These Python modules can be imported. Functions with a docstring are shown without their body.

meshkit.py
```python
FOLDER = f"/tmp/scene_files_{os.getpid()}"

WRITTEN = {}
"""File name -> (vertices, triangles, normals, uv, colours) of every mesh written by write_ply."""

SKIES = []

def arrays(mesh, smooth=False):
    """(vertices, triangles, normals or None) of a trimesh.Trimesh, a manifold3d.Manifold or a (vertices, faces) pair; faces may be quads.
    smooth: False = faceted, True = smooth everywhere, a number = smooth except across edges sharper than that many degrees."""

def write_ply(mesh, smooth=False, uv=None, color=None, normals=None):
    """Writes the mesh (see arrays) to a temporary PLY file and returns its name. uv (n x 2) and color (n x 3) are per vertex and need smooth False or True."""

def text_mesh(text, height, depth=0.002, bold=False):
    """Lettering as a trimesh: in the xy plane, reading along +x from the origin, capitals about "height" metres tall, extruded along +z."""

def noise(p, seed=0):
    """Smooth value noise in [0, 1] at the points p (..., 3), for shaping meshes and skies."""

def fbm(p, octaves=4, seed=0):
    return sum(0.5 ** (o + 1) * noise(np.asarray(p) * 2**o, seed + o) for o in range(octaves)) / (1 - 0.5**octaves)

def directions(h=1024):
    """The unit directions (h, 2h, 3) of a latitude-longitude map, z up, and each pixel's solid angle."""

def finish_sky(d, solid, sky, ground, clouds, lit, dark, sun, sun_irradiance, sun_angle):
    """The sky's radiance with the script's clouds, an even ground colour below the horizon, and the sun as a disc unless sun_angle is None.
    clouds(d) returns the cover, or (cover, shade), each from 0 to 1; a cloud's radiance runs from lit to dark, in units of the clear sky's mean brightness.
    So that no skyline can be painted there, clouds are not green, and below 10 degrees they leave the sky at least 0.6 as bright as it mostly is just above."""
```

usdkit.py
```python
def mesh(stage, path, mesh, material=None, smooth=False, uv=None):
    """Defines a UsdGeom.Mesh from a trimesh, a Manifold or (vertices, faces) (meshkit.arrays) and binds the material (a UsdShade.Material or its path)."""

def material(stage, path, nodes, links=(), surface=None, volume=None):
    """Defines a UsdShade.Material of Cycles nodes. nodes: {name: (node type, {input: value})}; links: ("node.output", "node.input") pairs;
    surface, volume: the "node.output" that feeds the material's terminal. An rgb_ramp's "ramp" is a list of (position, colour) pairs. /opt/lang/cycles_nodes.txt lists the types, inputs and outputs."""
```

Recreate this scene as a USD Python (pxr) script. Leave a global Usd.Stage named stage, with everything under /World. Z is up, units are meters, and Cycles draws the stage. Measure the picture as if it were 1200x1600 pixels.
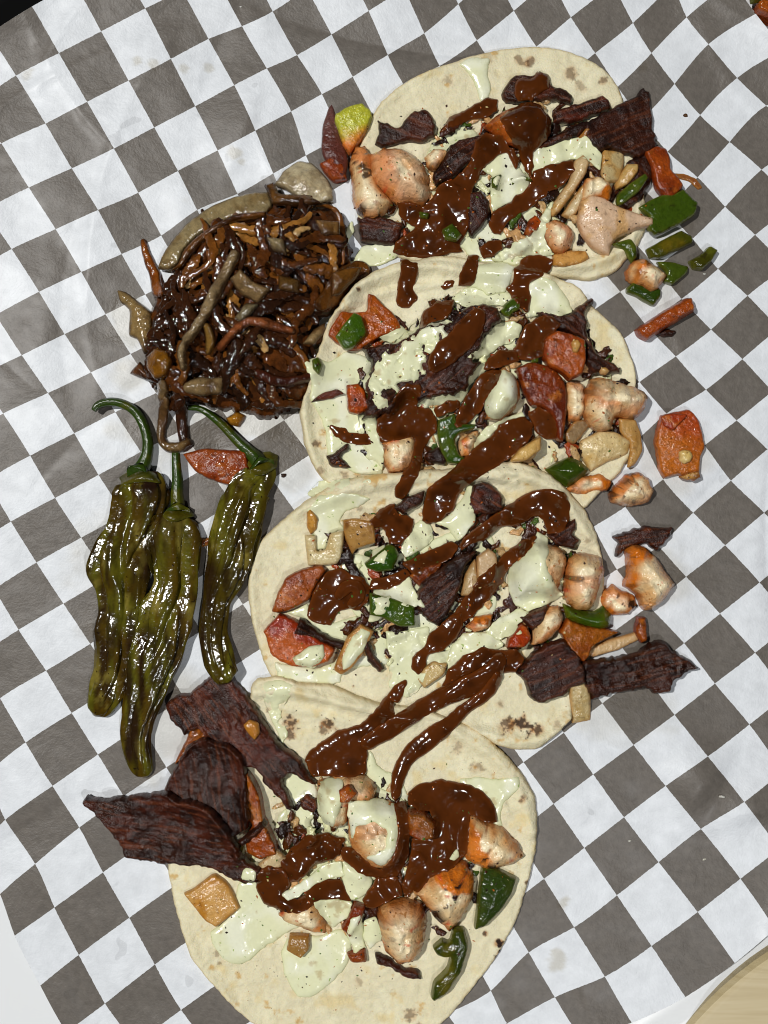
import math, numpy as np, trimesh, usdkit, meshkit
import shapely
from shapely.geometry import Polygon, LineString, Point
from scipy.ndimage import gaussian_filter, map_coordinates
from scipy.spatial import Delaunay
from scipy.interpolate import RBFInterpolator
from pxr import Usd, UsdGeom, UsdLux, UsdShade, Gf, Sdf, Vt

stage = Usd.Stage.CreateInMemory()
UsdGeom.SetStageUpAxis(stage, 'Z'); UsdGeom.SetStageMetersPerUnit(stage, 1.0)
UsdGeom.Xform.Define(stage, '/World'); UsdGeom.Scope.Define(stage, '/World/Looks')

# ---------------------------------------------------------------- camera, light, exposure
HC = 0.45                                    # the phone is held 45 cm above the table, looking straight down
S = 0.00025                                  # metres per photograph pixel on the table
cam = UsdGeom.Camera.Define(stage, '/World/camera')
cam.AddTranslateOp().Set(Gf.Vec3d(0, 0, HC))
cam.CreateHorizontalApertureAttr(24.0); cam.CreateVerticalApertureAttr(32.0)
cam.CreateFocalLengthAttr(24.0 * HC / (1200 * S))
cam.CreateClippingRangeAttr(Gf.Vec2f(0.02, 20))
cam.CreateExposureAttr(0.06)

def look_at(prim, eye, to):
    m = Gf.Matrix4d().SetLookAt(Gf.Vec3d(*eye), Gf.Vec3d(*to), Gf.Vec3d(0, 1, 0)).GetInverse()
    prim.AddTransformOp().Set(m)

def lamp(name, eye, to, radius, power, color):
    l = UsdLux.DiskLight.Define(stage, '/World/' + name)
    look_at(l, eye, to)
    l.CreateRadiusAttr(radius); l.CreateIntensityAttr(power / (math.pi * radius ** 2)); l.CreateNormalizeAttr(False)
    l.CreateColorAttr(Gf.Vec3f(*color))
    return l
lamp('flash_lamp', (-1.15, 0.50, 2.6), (0, 0, 0), 0.040, 19.8, (1.0, 0.985, 0.96))
lamp('ceiling_lamp', (0.30, -0.62, 1.15), (0, -0.05, 0), 0.022, 1.25, (0.97, 0.98, 1.0))
dome = UsdLux.DomeLight.Define(stage, '/World/ambient')
usdkit.material(stage, '/World/Looks/ambient', {'b': ('background_shader', {'color': (0.80, 0.90, 1.0), 'strength': 0.03})}, [], surface='b.background')
UsdShade.MaterialBindingAPI.Apply(dome.GetPrim()).Bind(UsdShade.Material.Get(stage, '/World/Looks/ambient'))

# ---------------------------------------------------------------- helpers
def C(r, g, b):
    c = np.array([r, g, b], float) / 255
    return np.where(c <= 0.04045, c / 12.92, ((c + 0.055) / 1.055) ** 2.4)

REG = {'P': (0, 0, 1), 'A': (450, 50, 3), 'B': (750, 50, 3), 'C': (170, 230, 3), 'D': (450, 380, 3), 'E': (750, 450, 3),
       'F': (120, 600, 2.4625), 'G': (370, 700, 3), 'H': (700, 720, 2.857), 'I': (120, 1020, 3), 'J': (370, 1040, 2.4), 'K': (0, 1200, 3)}
def px(reg, text):
    """Outline points as read off an enlarged view (reg), in photograph pixels."""
    ox, oy, s = REG[reg]
    a = np.array([[float(v) for v in p.split(',')] for p in text.split()])
    return a / s + [ox, oy]

def ground(p):                                # photograph pixels -> metres on the table
    return np.stack([(p[:, 0] - 600) * S, (800 - p[:, 1]) * S], 1)

# the height of everything laid down so far, on a grid of 0.4 mm
GX0, GY0, GS, GW, GH = -0.20, -0.25, 0.0004, 1000, 1250
HM = np.zeros((GH, GW))
def hm(xy, field=None):
    f = HM if field is None else field
    return map_coordinates(f, [(xy[:, 1] - GY0) / GS, (xy[:, 0] - GX0) / GS], order=1, mode='nearest')

def raise_to(p, add=0.0):                     # photo pixels -> where those points lie on what is already there
    g = ground(p); q = g.copy()
    for _ in range(5):
        q = g * ((HC - hm(q) - add) / HC)[:, None]
    return q

def chaikin(p, n=2, closed=True, first=0.12):
    for it in range(n):
        q = np.roll(p, -1, 0) if closed else p[1:]
        a = p if closed else p[:-1]
        r = np.empty((2 * len(a), p.shape[1])); k = first if (it == 0 and closed) else 0.25; r[0::2] = (1 - k) * a + k * q; r[1::2] = k * a + (1 - k) * q
        p = r if closed else np.vstack([p[:1], r, p[-1:]])
    return p

def n2(xy, scale, seed, oct=3):
    """Noise around zero, of feature size scale (m)."""
    p = np.column_stack([np.asarray(xy) / scale, np.full(len(xy), seed * 0.37 + 0.5)])
    return meshkit.fbm(p, oct, seed) * 2 - 1

def sheet(poly, h, r):
    """Triangulates a polygon: boundary points first, rings near the rim, a jittered grid inside."""
    L = poly.exterior.length; nb = max(12, int(L / (h * 0.8)))
    b = np.array([poly.exterior.interpolate(t * L / nb).coords[0] for t in range(nb)])
    pts = [b]
    inner = 0.0
    for k in (0.07, 0.26, 0.55):
        off = k * r
        if off < 0.05 * h: continue
        q = poly.buffer(-off)
        for g in getattr(q, 'geoms', [q]):
            if g.is_empty or g.area < h * h: continue
            l = g.exterior.length; m = max(6, int(l / (h * 0.85)))
            pts.append(np.array([g.exterior.interpolate(t * l / m).coords[0] for t in range(m)])); inner = off
    x0, y0, x1, y1 = poly.bounds
    gx, gy = np.meshgrid(np.arange(x0, x1, h), np.arange(y0, y1, h * 0.87))
    gx[1::2] += h / 2
    g = np.column_stack([gx.ravel(), gy.ravel()])
    rng = np.random.default_rng(7); g = g + rng.uniform(-0.12, 0.12, g.shape) * h
    core = poly.buffer(-(inner + 0.55 * h))
    if not core.is_empty: pts.append(g[shapely.contains_xy(core, g[:, 0], g[:, 1])])
    p = np.vstack(pts)
    d = Delaunay(p); t = d.simplices
    c = p[t].mean(1)
    t = t[shapely.contains_xy(poly, c[:, 0], c[:, 1])]
    a = p[t]; cr = (a[:, 1, 0] - a[:, 0, 0]) * (a[:, 2, 1] - a[:, 0, 1]) - (a[:, 1, 1] - a[:, 0, 1]) * (a[:, 2, 0] - a[:, 0, 0])
    t[cr < 0] = t[cr < 0][:, ::-1]
    t = t[np.abs(cr) > 1e-14]
    dist = shapely.distance(poly.exterior, shapely.points(p))
    dist[:nb] = 0
    return p, t, dist, nb

USED = {}
def path_for(name, parent):
    n = USED.get((parent, name), 0); USED[(parent, name)] = n + 1
    return f'{parent}/{name}' if n == 0 else f'{parent}/{name}_{n:03d}'

GROUPS = {'shrimp': 'seared shrimp pieces of the tacos', 'tomato': 'cut tomato pieces', 'green pepper': 'cut green pepper pieces', 'beef': 'dark dried beef pieces', 'tortilla': 'flour tortillas in a row', 'crumb': 'crumbs on the paper', 'onion': 'cooked onion pieces'}
def tag(prim, label=None, cat=None, group=None, kind=None):
    if kind is None and group is None: group = GROUPS.get(cat)
    for k, v in (('label', label), ('category', cat), ('group', group), ('kind', kind)):
        if v: prim.SetCustomDataByKey(k, v)
    return prim

def put(name, v, f, mat, color=None, parent='/World', uv=None, smooth=True):
    p = path_for(name, parent)
    m = usdkit.mesh(stage, p, (v, f), f'/World/Looks/{mat}', smooth=smooth, uv=uv)
    if color is not None:
        UsdGeom.PrimvarsAPI(m).CreatePrimvar('tint', Sdf.ValueTypeNames.Color3fArray, 'vertex').Set(Vt.Vec3fArray.FromNumpy(np.asarray(color, np.float32)))
    return m.GetPrim()

def thing(name, label, cat, group=None, kind=None):
    p = path_for(name, '/World')
    x = UsdGeom.Xform.Define(stage, p).GetPrim()
    return tag(x, label, cat, group, kind)

def good(poly):
    poly = poly.buffer(0)
    if hasattr(poly, 'geoms'): poly = max(poly.geoms, key=lambda g: g.area)
    return Polygon(poly.exterior)

def window(poly, pad=0.006):
    x0, y0, x1, y1 = poly.bounds
    return (max(0, int((y0 - pad - GY0) / GS)), min(GH, int((y1 + pad - GY0) / GS) + 2), max(0, int((x0 - pad - GX0) / GS)), min(GW, int((x1 + pad - GX0) / GS) + 2))

def round_profile(d, r, p=2.0):
    u = 1 - np.clip(d / r, 0, 1)
    return np.clip(1 - u ** p, 0, 1) ** (1 / p)

def close_up(p, t, top, bottom, nb):
    """Top and bottom sheets that share their boundary."""
    n = len(p); idx = np.arange(n); idx[nb:] = np.arange(nb, n) + (n - nb)
    v = np.vstack([np.column_stack([p, top]), np.column_stack([p[nb:], bottom[nb:]])])
    return v, np.vstack([t, idx[t][:, ::-1]])

def lay(name, poly_px, mat, tint, t, r=None, h=0.0007, mode='rigid', soft=0.002, rough=0.0, ragged=0.0, relief=None, seed=1,
        smooth_n=2, parent='/World', lift=0.0, dome=0.0, bend=0.0, holes=0.0, p_round=2.0, slope=0.35, perc=70, grow=1.4):
    """Lays a piece with the given outline on what is there. tint(xy, d, rng) -> colours; relief(xy, d) -> metres."""
    global HM
    if ragged: smooth_n = max(1, smooth_n - 1)
    q = np.array(good(Polygon(np.asarray(poly_px, float)).buffer(0).buffer(grow, 3)).simplify(0.4).exterior.coords)[:-1]
    q = chaikin(q, smooth_n)
    if mode == 'rigid':
        g0 = ground(q); z0 = np.percentile(hm(g0), 60) + t * 0.5 + lift
        w = g0 * (HC - z0) / HC
    else:
        w = raise_to(q, t * 0.4 + lift)
    poly = good(Polygon(w))
    if ragged:                                # torn edges
        L = poly.exterior.length; m = int(L / 0.0005)
        e = np.array([poly.exterior.interpolate(k * L / m).coords[0] for k in range(m)])
        tg = np.roll(e, -1, 0) - np.roll(e, 1, 0); nn = np.column_stack([tg[:, 1], -tg[:, 0]]) / np.maximum(np.linalg.norm(tg, axis=1), 1e-9)[:, None]
        e = e + nn * (n2(e, 0.0022, seed + 11, 3) * ragged)[:, None]
        poly = good(Polygon(e))
    d_max = poly.buffer(0).area / max(poly.length, 1e-9) * 2
    if r is None: r = d_max * 0.9
    y0, y1, x0, x1 = window(poly)
    win = HM[y0:y1, x0:x1]
    gx, gy = np.meshgrid(GX0 + GS * np.arange(x0, x1), GY0 + GS * np.arange(y0, y1))
    gxy = np.column_stack([gx.ravel(), gy.ravel()])
    inside = shapely.contains_xy(poly, gxy[:, 0], gxy[:, 1])
    cen = np.array(poly.centroid.coords[0])
    if mode == 'rigid':
        src = gxy[inside]; zz = win.ravel()[inside]
        if len(src) < 4: src = np.array([cen] * 4) + np.random.default_rng(1).normal(0, 1e-4, (4, 2)); zz = hm(src)
        A = np.column_stack([src - cen, np.ones(len(src))])
        k = np.linalg.lstsq(A, zz, rcond=None)[0]
        g = np.hypot(k[0], k[1])
        if g > slope: k[:2] *= slope / g
        res = zz - (src - cen) @ k[:2]
        off = np.percentile(res, perc)
        base = lambda xy: (xy - cen) @ k[:2] + off + lift + bend * (np.linalg.norm(xy - cen, axis=1) / 0.02) ** 2
    else:
        sm = gaussian_filter(HM[max(0, y0 - 20):y1 + 20, max(0, x0 - 20):x1 + 20], soft / GS)
        oy, ox = max(0, y0 - 20), max(0, x0 - 20)
        near = gaussian_filter(HM[max(0, y0 - 20):y1 + 20, max(0, x0 - 20):x1 + 20], 0.0006 / GS)
        fld = np.maximum(sm, near - 0.0004) if mode == 'sauce' else np.maximum(sm, 0.55 * near + 0.45 * sm)
        base = lambda xy: map_coordinates(fld, [(xy[:, 1] - GY0) / GS - oy, (xy[:, 0] - GX0) / GS - ox], order=1, mode='nearest') + lift
    def height(xy, d):
        pr = round_profile(d, r, p_round)
        z = t * pr
        if dome: z = z + dome * np.clip(d / d_max, 0, 1) ** 0.8
        if rough: z = z + rough * n2(xy, 0.004, seed, 3) * pr
        if relief is not None: z = z + relief(xy, d) * np.minimum(1, pr * 1.2)
        if holes:
            z = z - holes * np.clip(n2(xy, 0.0030, seed + 5, 4) * 2.0 + 0.25 - 1.2 * np.clip(d / (1.2 * d_max), 0, 1), 0, 1)
        return z
    p, tr, d, nb = sheet(poly, h, r)
    b = base(p); z = b + height(p, d)
    z[:nb] = b[:nb] + 0.00005
    bot = np.minimum(b, z) - 0.0003
    if mode == 'rigid': bot = np.minimum(b - 0.0002, z - 0.0003)
    v, f = close_up(p, tr, z, bot, nb)
    rng = np.random.default_rng(seed)
    col = np.asarray(tint(p, d, seed))
    col = np.vstack([col, col[nb:]])
    prim = put(name, v, f, mat, np.clip(col, 0, 1), parent)
    gi = gxy[inside]
    if len(gi):
        dd = shapely.distance(poly.exterior, shapely.points(gi))
        zz = base(gi) + height(gi, dd)
        flat = win.ravel().copy(); flat[inside] = np.maximum(flat[inside], zz)
        HM[y0:y1, x0:x1] = flat.reshape(win.shape)
    return prim

def strand_poly(line, widths):
    """Outline (photo pixels) of a band along a polyline with the given full widths."""
    c = chaikin(np.asarray(line, float), 3, closed=False)
    w = np.interp(np.linspace(0, 1, len(c)), np.linspace(0, 1, len(widths)), widths)
    u = unionize([Point(*c[i]).buffer(w[i] / 2, 8).union(Point(*c[i + 1]).buffer(w[i + 1] / 2, 8)).convex_hull for i in range(len(c) - 1)])
    return np.array(good(u).exterior.coords)[:-1]
def unionize(gs): return shapely.union_all(gs)

def tube(path, radii, n=12, flat=1.0, wob=None, seed=0):
    """A tube along 3-D points; flat squashes it vertically; wob(s, angle) multiplies the radius."""
    path = np.asarray(path, float); m = len(path)
    tg = np.gradient(path, axis=0); tg /= np.maximum(np.linalg.norm(tg, axis=1), 1e-9)[:, None]
    side = np.cross(np.array([0, 0, 1.0]), tg); side /= np.maximum(np.linalg.norm(side, axis=1), 1e-9)[:, None]
    up = np.cross(tg, side)
    a = np.arange(n) / n * 2 * np.pi
    v = np.zeros((m, n, 3))
    for i in range(m):
        rr = np.full(n, radii[i])
        if wob is not None: rr = rr * wob(i / (m - 1), a)
        v[i] = path[i] + np.outer(rr * np.cos(a), side[i]) + np.outer(rr * flat * np.sin(a), up[i])
    f = []
    i, j = np.meshgrid(np.arange(m - 1), np.arange(n), indexing='ij')
    i, j = i.ravel(), j.ravel(); k = (j + 1) % n
    q = np.stack([i * n + j, (i + 1) * n + j, (i + 1) * n + k, i * n + k], 1)   # reversed below
    f = np.vstack([q[:, [0, 2, 1]], q[:, [0, 3, 2]]])
    V = np.vstack([v.reshape(-1, 3), path[:1], path[-1:]])
    s, e = m * n, m * n + 1
    j = np.arange(n); k = (j + 1) % n
    f = np.vstack([f, np.stack([np.full(n, s), k, j], 1), np.stack([np.full(n, e), (m - 1) * n + j, (m - 1) * n + k], 1)])
    return V, f

def stamp(v, rad=0):
    """Adds a mesh's upper vertices to the height map."""
    ix = np.round((v[:, 0] - GX0) / GS).astype(int); iy = np.round((v[:, 1] - GY0) / GS).astype(int)
    ok = (ix > 1) & (iy > 1) & (ix < GW - 2) & (iy < GH - 2)
    for dy in (-1, 0, 1):
        for dx in (-1, 0, 1):
            np.maximum.at(HM, (iy[ok] + dy, ix[ok] + dx), v[ok, 2])

# ---------------------------------------------------------------- materials
def mat(name, rough=0.4, coat=0.0, sss=0.0, sss_scale=0.002, sss_radius=(1, 0.5, 0.25), bumps=((900, 0.00015),), var=0.25, var_scale=700, spec=0.5, fleck=None, rough_var=0.0, coat_rough=0.05, trans=0.0):
    """A surface whose colour is the mesh's own tint, broken up by fine grain; bumps: (scale, distance)."""
    N = {'tint': ('attribute', {'attribute': 'tint'}), 'geo': ('texture_coordinate', {}),
         'gr': ('noise_texture', {'scale': var_scale, 'detail': 4, 'roughness': 0.6}),
         'gm': ('map_range', {'from_min': 0.3, 'from_max': 0.7, 'to_min': 1 - var, 'to_max': 1 + var}),
         'mul': ('vector_math', {'math_type': 'scale'}),
         'p': ('principled_bsdf', {'roughness': rough, 'coat_weight': coat, 'coat_roughness': coat_rough, 'subsurface_weight': sss, 'subsurface_scale': sss_scale, 'subsurface_radius': sss_radius, 'specular_ior_level': spec, 'transmission_weight': trans})}
    L = [('geo.object', 'gr.vector'), ('gr.fac', 'gm.value'), ('tint.color', 'mul.vector1'), ('gm.result', 'mul.scale')]
    out = 'mul.vector'
    for i, (sc, th, col) in enumerate(fleck or ()):
        N[f'v{i}'] = ('noise_texture', {'scale': sc, 'detail': 2, 'roughness': 0.5}); L.append(('geo.object', f'v{i}.vector'))
        N[f'r{i}'] = ('map_range', {'from_min': th, 'from_max': th + 0.035, 'to_min': 0, 'to_max': 0.85, 'clamp': True}); L.append((f'v{i}.fac', f'r{i}.value'))
        N[f'x{i}'] = ('mix', {'mix_type': 'mix', 'color2': tuple(col)}); L += [(f'r{i}.result', f'x{i}.fac'), (out, f'x{i}.color1')]
        out = f'x{i}.color'
    L.append((out, 'p.base_color'))
    prev = None
    for i, (sc, ds) in enumerate(bumps):
        N[f'bn{i}'] = ('noise_texture', {'scale': sc, 'detail': 3, 'roughness': 0.55}); L.append(('geo.object', f'bn{i}.vector'))
        N[f'b{i}'] = ('bump', {'distance': ds, 'strength': 1.0}); L.append((f'bn{i}.fac', f'b{i}.height'))
        if prev: L.append((f'{prev}.normal', f'b{i}.normal'))
        prev = f'b{i}'
    if prev: L += [(f'{prev}.normal', 'p.normal')]
    if rough_var:
        N['rn'] = ('noise_texture', {'scale': 260, 'detail': 3}); N['rm'] = ('map_range', {'from_min': 0.35, 'from_max': 0.65, 'to_min': max(0.02, rough - rough_var), 'to_max': rough + rough_var, 'clamp': True})
        L += [('geo.object', 'rn.vector'), ('rn.fac', 'rm.value'), ('rm.result', 'p.roughness')]
    return usdkit.material(stage, '/World/Looks/' + name, N, L, surface='p.BSDF')

mat('tortilla', 0.62, 0, 0.12, 0.002, bumps=((350, 0.0005), (1400, 0.00016)), var=0.06, var_scale=500, spec=0.25,
    fleck=((700, 0.76, C(150, 96, 40)),))
mat('crema', 0.20, 0.0, 0.12, 0.002, (1, 0.9, 0.6), bumps=((130, 0.0004), (600, 0.00006)), var=0.03, spec=0.5,
    fleck=((420, 0.70, C(160, 184, 96)), (760, 0.735, C(90, 118, 48))))
mat('brown_sauce', 0.13, 0.0, 0.0, bumps=((100, 0.0006), (420, 0.00006)), var=0.12, var_scale=200, spec=0.5)
mat('beef', 0.27, 0.0, 0.0, bumps=((700, 0.0004), (2200, 0.00025)), var=0.3, var_scale=1500, rough_var=0.10, spec=0.30)
mat('tomato', 0.20, 0.0, 0.0, bumps=((300, 0.0007), (1100, 0.0003)), var=0.3, var_scale=900, rough_var=0.12, spec=0.42, fleck=((800, 0.70, C(70, 22, 10)),))
mat('pepper', 0.15, 0.0, 0.0, bumps=((260, 0.0007), (1500, 0.0001)), var=0.2, var_scale=700, spec=0.5, fleck=((900, 0.72, C(24, 30, 8)),))
mat('shrimp', 0.15, 0.0, 0.0, 0.001, (1, 0.8, 0.55), bumps=((320, 0.0009), (1200, 0.00022)), var=0.10, var_scale=900, spec=0.5,
    fleck=((420, 0.66, C(180, 118, 58)), (900, 0.715, C(90, 48, 20))))
mat('onion', 0.15, 0.0, 0.15, 0.0015, (1, 0.85, 0.6), bumps=((320, 0.0007), (1500, 0.00015)), var=0.12, var_scale=600, spec=0.5,
    fleck=((800, 0.68, C(130, 80, 30)), (1000, 0.73, C(50, 28, 12))))
mat('caramelized', 0.10, 0.0, 0.0, bumps=((170, 0.0009), (700, 0.0002)), var=0.4, var_scale=450, spec=0.5)
mat('translucent_onion', 0.12, 0.0, 0.0, bumps=((260, 0.0008), (900, 0.0002)), var=0.25, var_scale=500, trans=0.5)
mat('filling', 0.2, 0.0, 0.0, bumps=((500, 0.0004), (1500, 0.0002)), var=0.3, rough_var=0.1)
mat('chilli', 0.15, 0.0, 0.0, bumps=((130, 0.0010), (450, 0.0002)), var=0.25, var_scale=350, spec=0.55, fleck=((420, 0.68, C(30, 16, 5)),))
mat('stem', 0.25, 0.0, 0.0, bumps=((900, 0.0002),), var=0.2)

def paper_material():
    N = {'uv': ('uvmap', {'attribute': 'st'}), 'geo': ('texture_coordinate', {}),
         'wob': ('noise_texture', {'scale': 900, 'detail': 2}), 'wv': ('vector_math', {'math_type': 'multiply_add', 'vector2': (0.02, 0.02, 0), 'vector3': (-0.01, -0.01, 0)}),
         'add': ('vector_math', {'math_type': 'add'}),
         'ch': ('checker_texture', {'scale': 1.0, 'color1': (1, 1, 1), 'color2': (0, 0, 0)}),
         'n1': ('noise_texture', {'scale': 160, 'detail': 6, 'roughness': 0.65}), 'm1': ('map_range', {'from_min': 0.3, 'from_max': 0.7, 'to_min': 0.90, 'to_max': 1.07}),
         'n4': ('noise_texture', {'scale': 420, 'detail': 4, 'roughness': 0.6}), 'm4': ('map_range', {'from_min': 0.3, 'from_max': 0.7, 'to_min': 0.86, 'to_max': 1.14}),
         'ink': ('vector_math', {'math_type': 'scale', 'vector1': tuple(C(104, 98, 91))}), 'wh': ('vector_math', {'math_type': 'scale', 'vector1': tuple(C(226, 230, 234))}),
         'mixc': ('mix', {'mix_type': 'mix'}),
         'sp': ('noise_texture', {'scale': 95, 'detail': 1.5, 'roughness': 0.4}), 'sm': ('map_range', {'from_min': 0.735, 'from_max': 0.75, 'to_min': 1, 'to_max': 0.86, 'clamp': True}),
         'mulc': ('vector_math', {'math_type': 'scale'}), 'tint': ('attribute', {'attribute': 'tint'}), 'gx': ('mix', {'mix_type': 'mix'}), 'gm': ('vector_math', {'math_type': 'multiply', 'vector2': (0.78, 0.74, 0.66)}), 'gro': ('map_range', {'from_min': 0, 'from_max': 1, 'to_min': 0.46, 'to_max': 0.36}),
         'bn': ('noise_texture', {'scale': 55, 'detail': 5, 'roughness': 0.6, 'distortion': 0.6}), 'b1': ('bump', {'distance': 0.0009, 'strength': 1.0}),
         'bf': ('noise_texture', {'scale': 1100, 'detail': 3, 'roughness': 0.6}), 'b2': ('bump', {'distance': 0.00016, 'strength': 1.0}),
         'p': ('principled_bsdf', {'specular_ior_level': 0.33, 'coat_weight': 0.07, 'coat_roughness': 0.27})}
    L = [('geo.object', 'wob.vector'), ('wob.color', 'wv.vector1'), ('uv.UV', 'add.vector1'), ('wv.vector', 'add.vector2'), ('add.vector', 'ch.vector'),
         ('geo.object', 'n1.vector'), ('n1.fac', 'm1.value'), ('geo.object', 'n4.vector'), ('n4.fac', 'm4.value'), ('m4.result', 'ink.scale'), ('m1.result', 'wh.scale'),
         ('ch.fac', 'mixc.fac'), ('ink.vector', 'mixc.color1'), ('wh.vector', 'mixc.color2'),
         ('geo.object', 'sp.vector'), ('sp.fac', 'sm.value'), ('mixc.color', 'mulc.vector1'), ('sm.result', 'mulc.scale'), ('mulc.vector', 'gx.color1'), ('mulc.vector', 'gm.vector1'), ('gm.vector', 'gx.color2'), ('tint.fac', 'gx.fac'), ('gx.color', 'p.base_color'), ('tint.fac', 'gro.value'), ('gro.result', 'p.roughness'),
         ('geo.object', 'bn.vector'), ('bn.fac', 'b1.height'), ('geo.object', 'bf.vector'), ('bf.fac', 'b2.height'), ('b1.normal', 'b2.normal'), ('b2.normal', 'p.normal')]
    usdkit.material(stage, '/World/Looks/paper', N, L, surface='p.BSDF')
paper_material()
usdkit.material(stage, '/World/Looks/white_plastic', {'p': ('principled_bsdf', {'base_color': (0.82, 0.84, 0.85), 'roughness': 0.22})}, [], surface='p.BSDF')
usdkit.material(stage, '/World/Looks/black_top', {'p': ('principled_bsdf', {'base_color': (0.003, 0.003, 0.003), 'roughness': 0.9, 'specular_ior_level': 0.1})}, [], surface='p.BSDF')
usdkit.material(stage, '/World/Looks/pale_wood', {'g': ('texture_coordinate', {}), 'm': ('mapping', {'rotation': (0, 0, 0.75), 'scale': (14, 150, 20)}), 'n': ('noise_texture', {'scale': 1.0, 'detail': 5, 'distortion': 0.8}),
    'r': ('rgb_ramp', {'ramp': [(0.25, tuple(C(168, 148, 106))), (0.5, tuple(C(192, 175, 134))), (0.75, tuple(C(206, 191, 154)))]}), 'p': ('principled_bsdf', {'roughness': 0.45})},
    [('g.object', 'm.vector'), ('m.vector', 'n.vector'), ('n.fac', 'r.fac'), ('r.color', 'p.base_color')], surface='p.BSDF')

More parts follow.
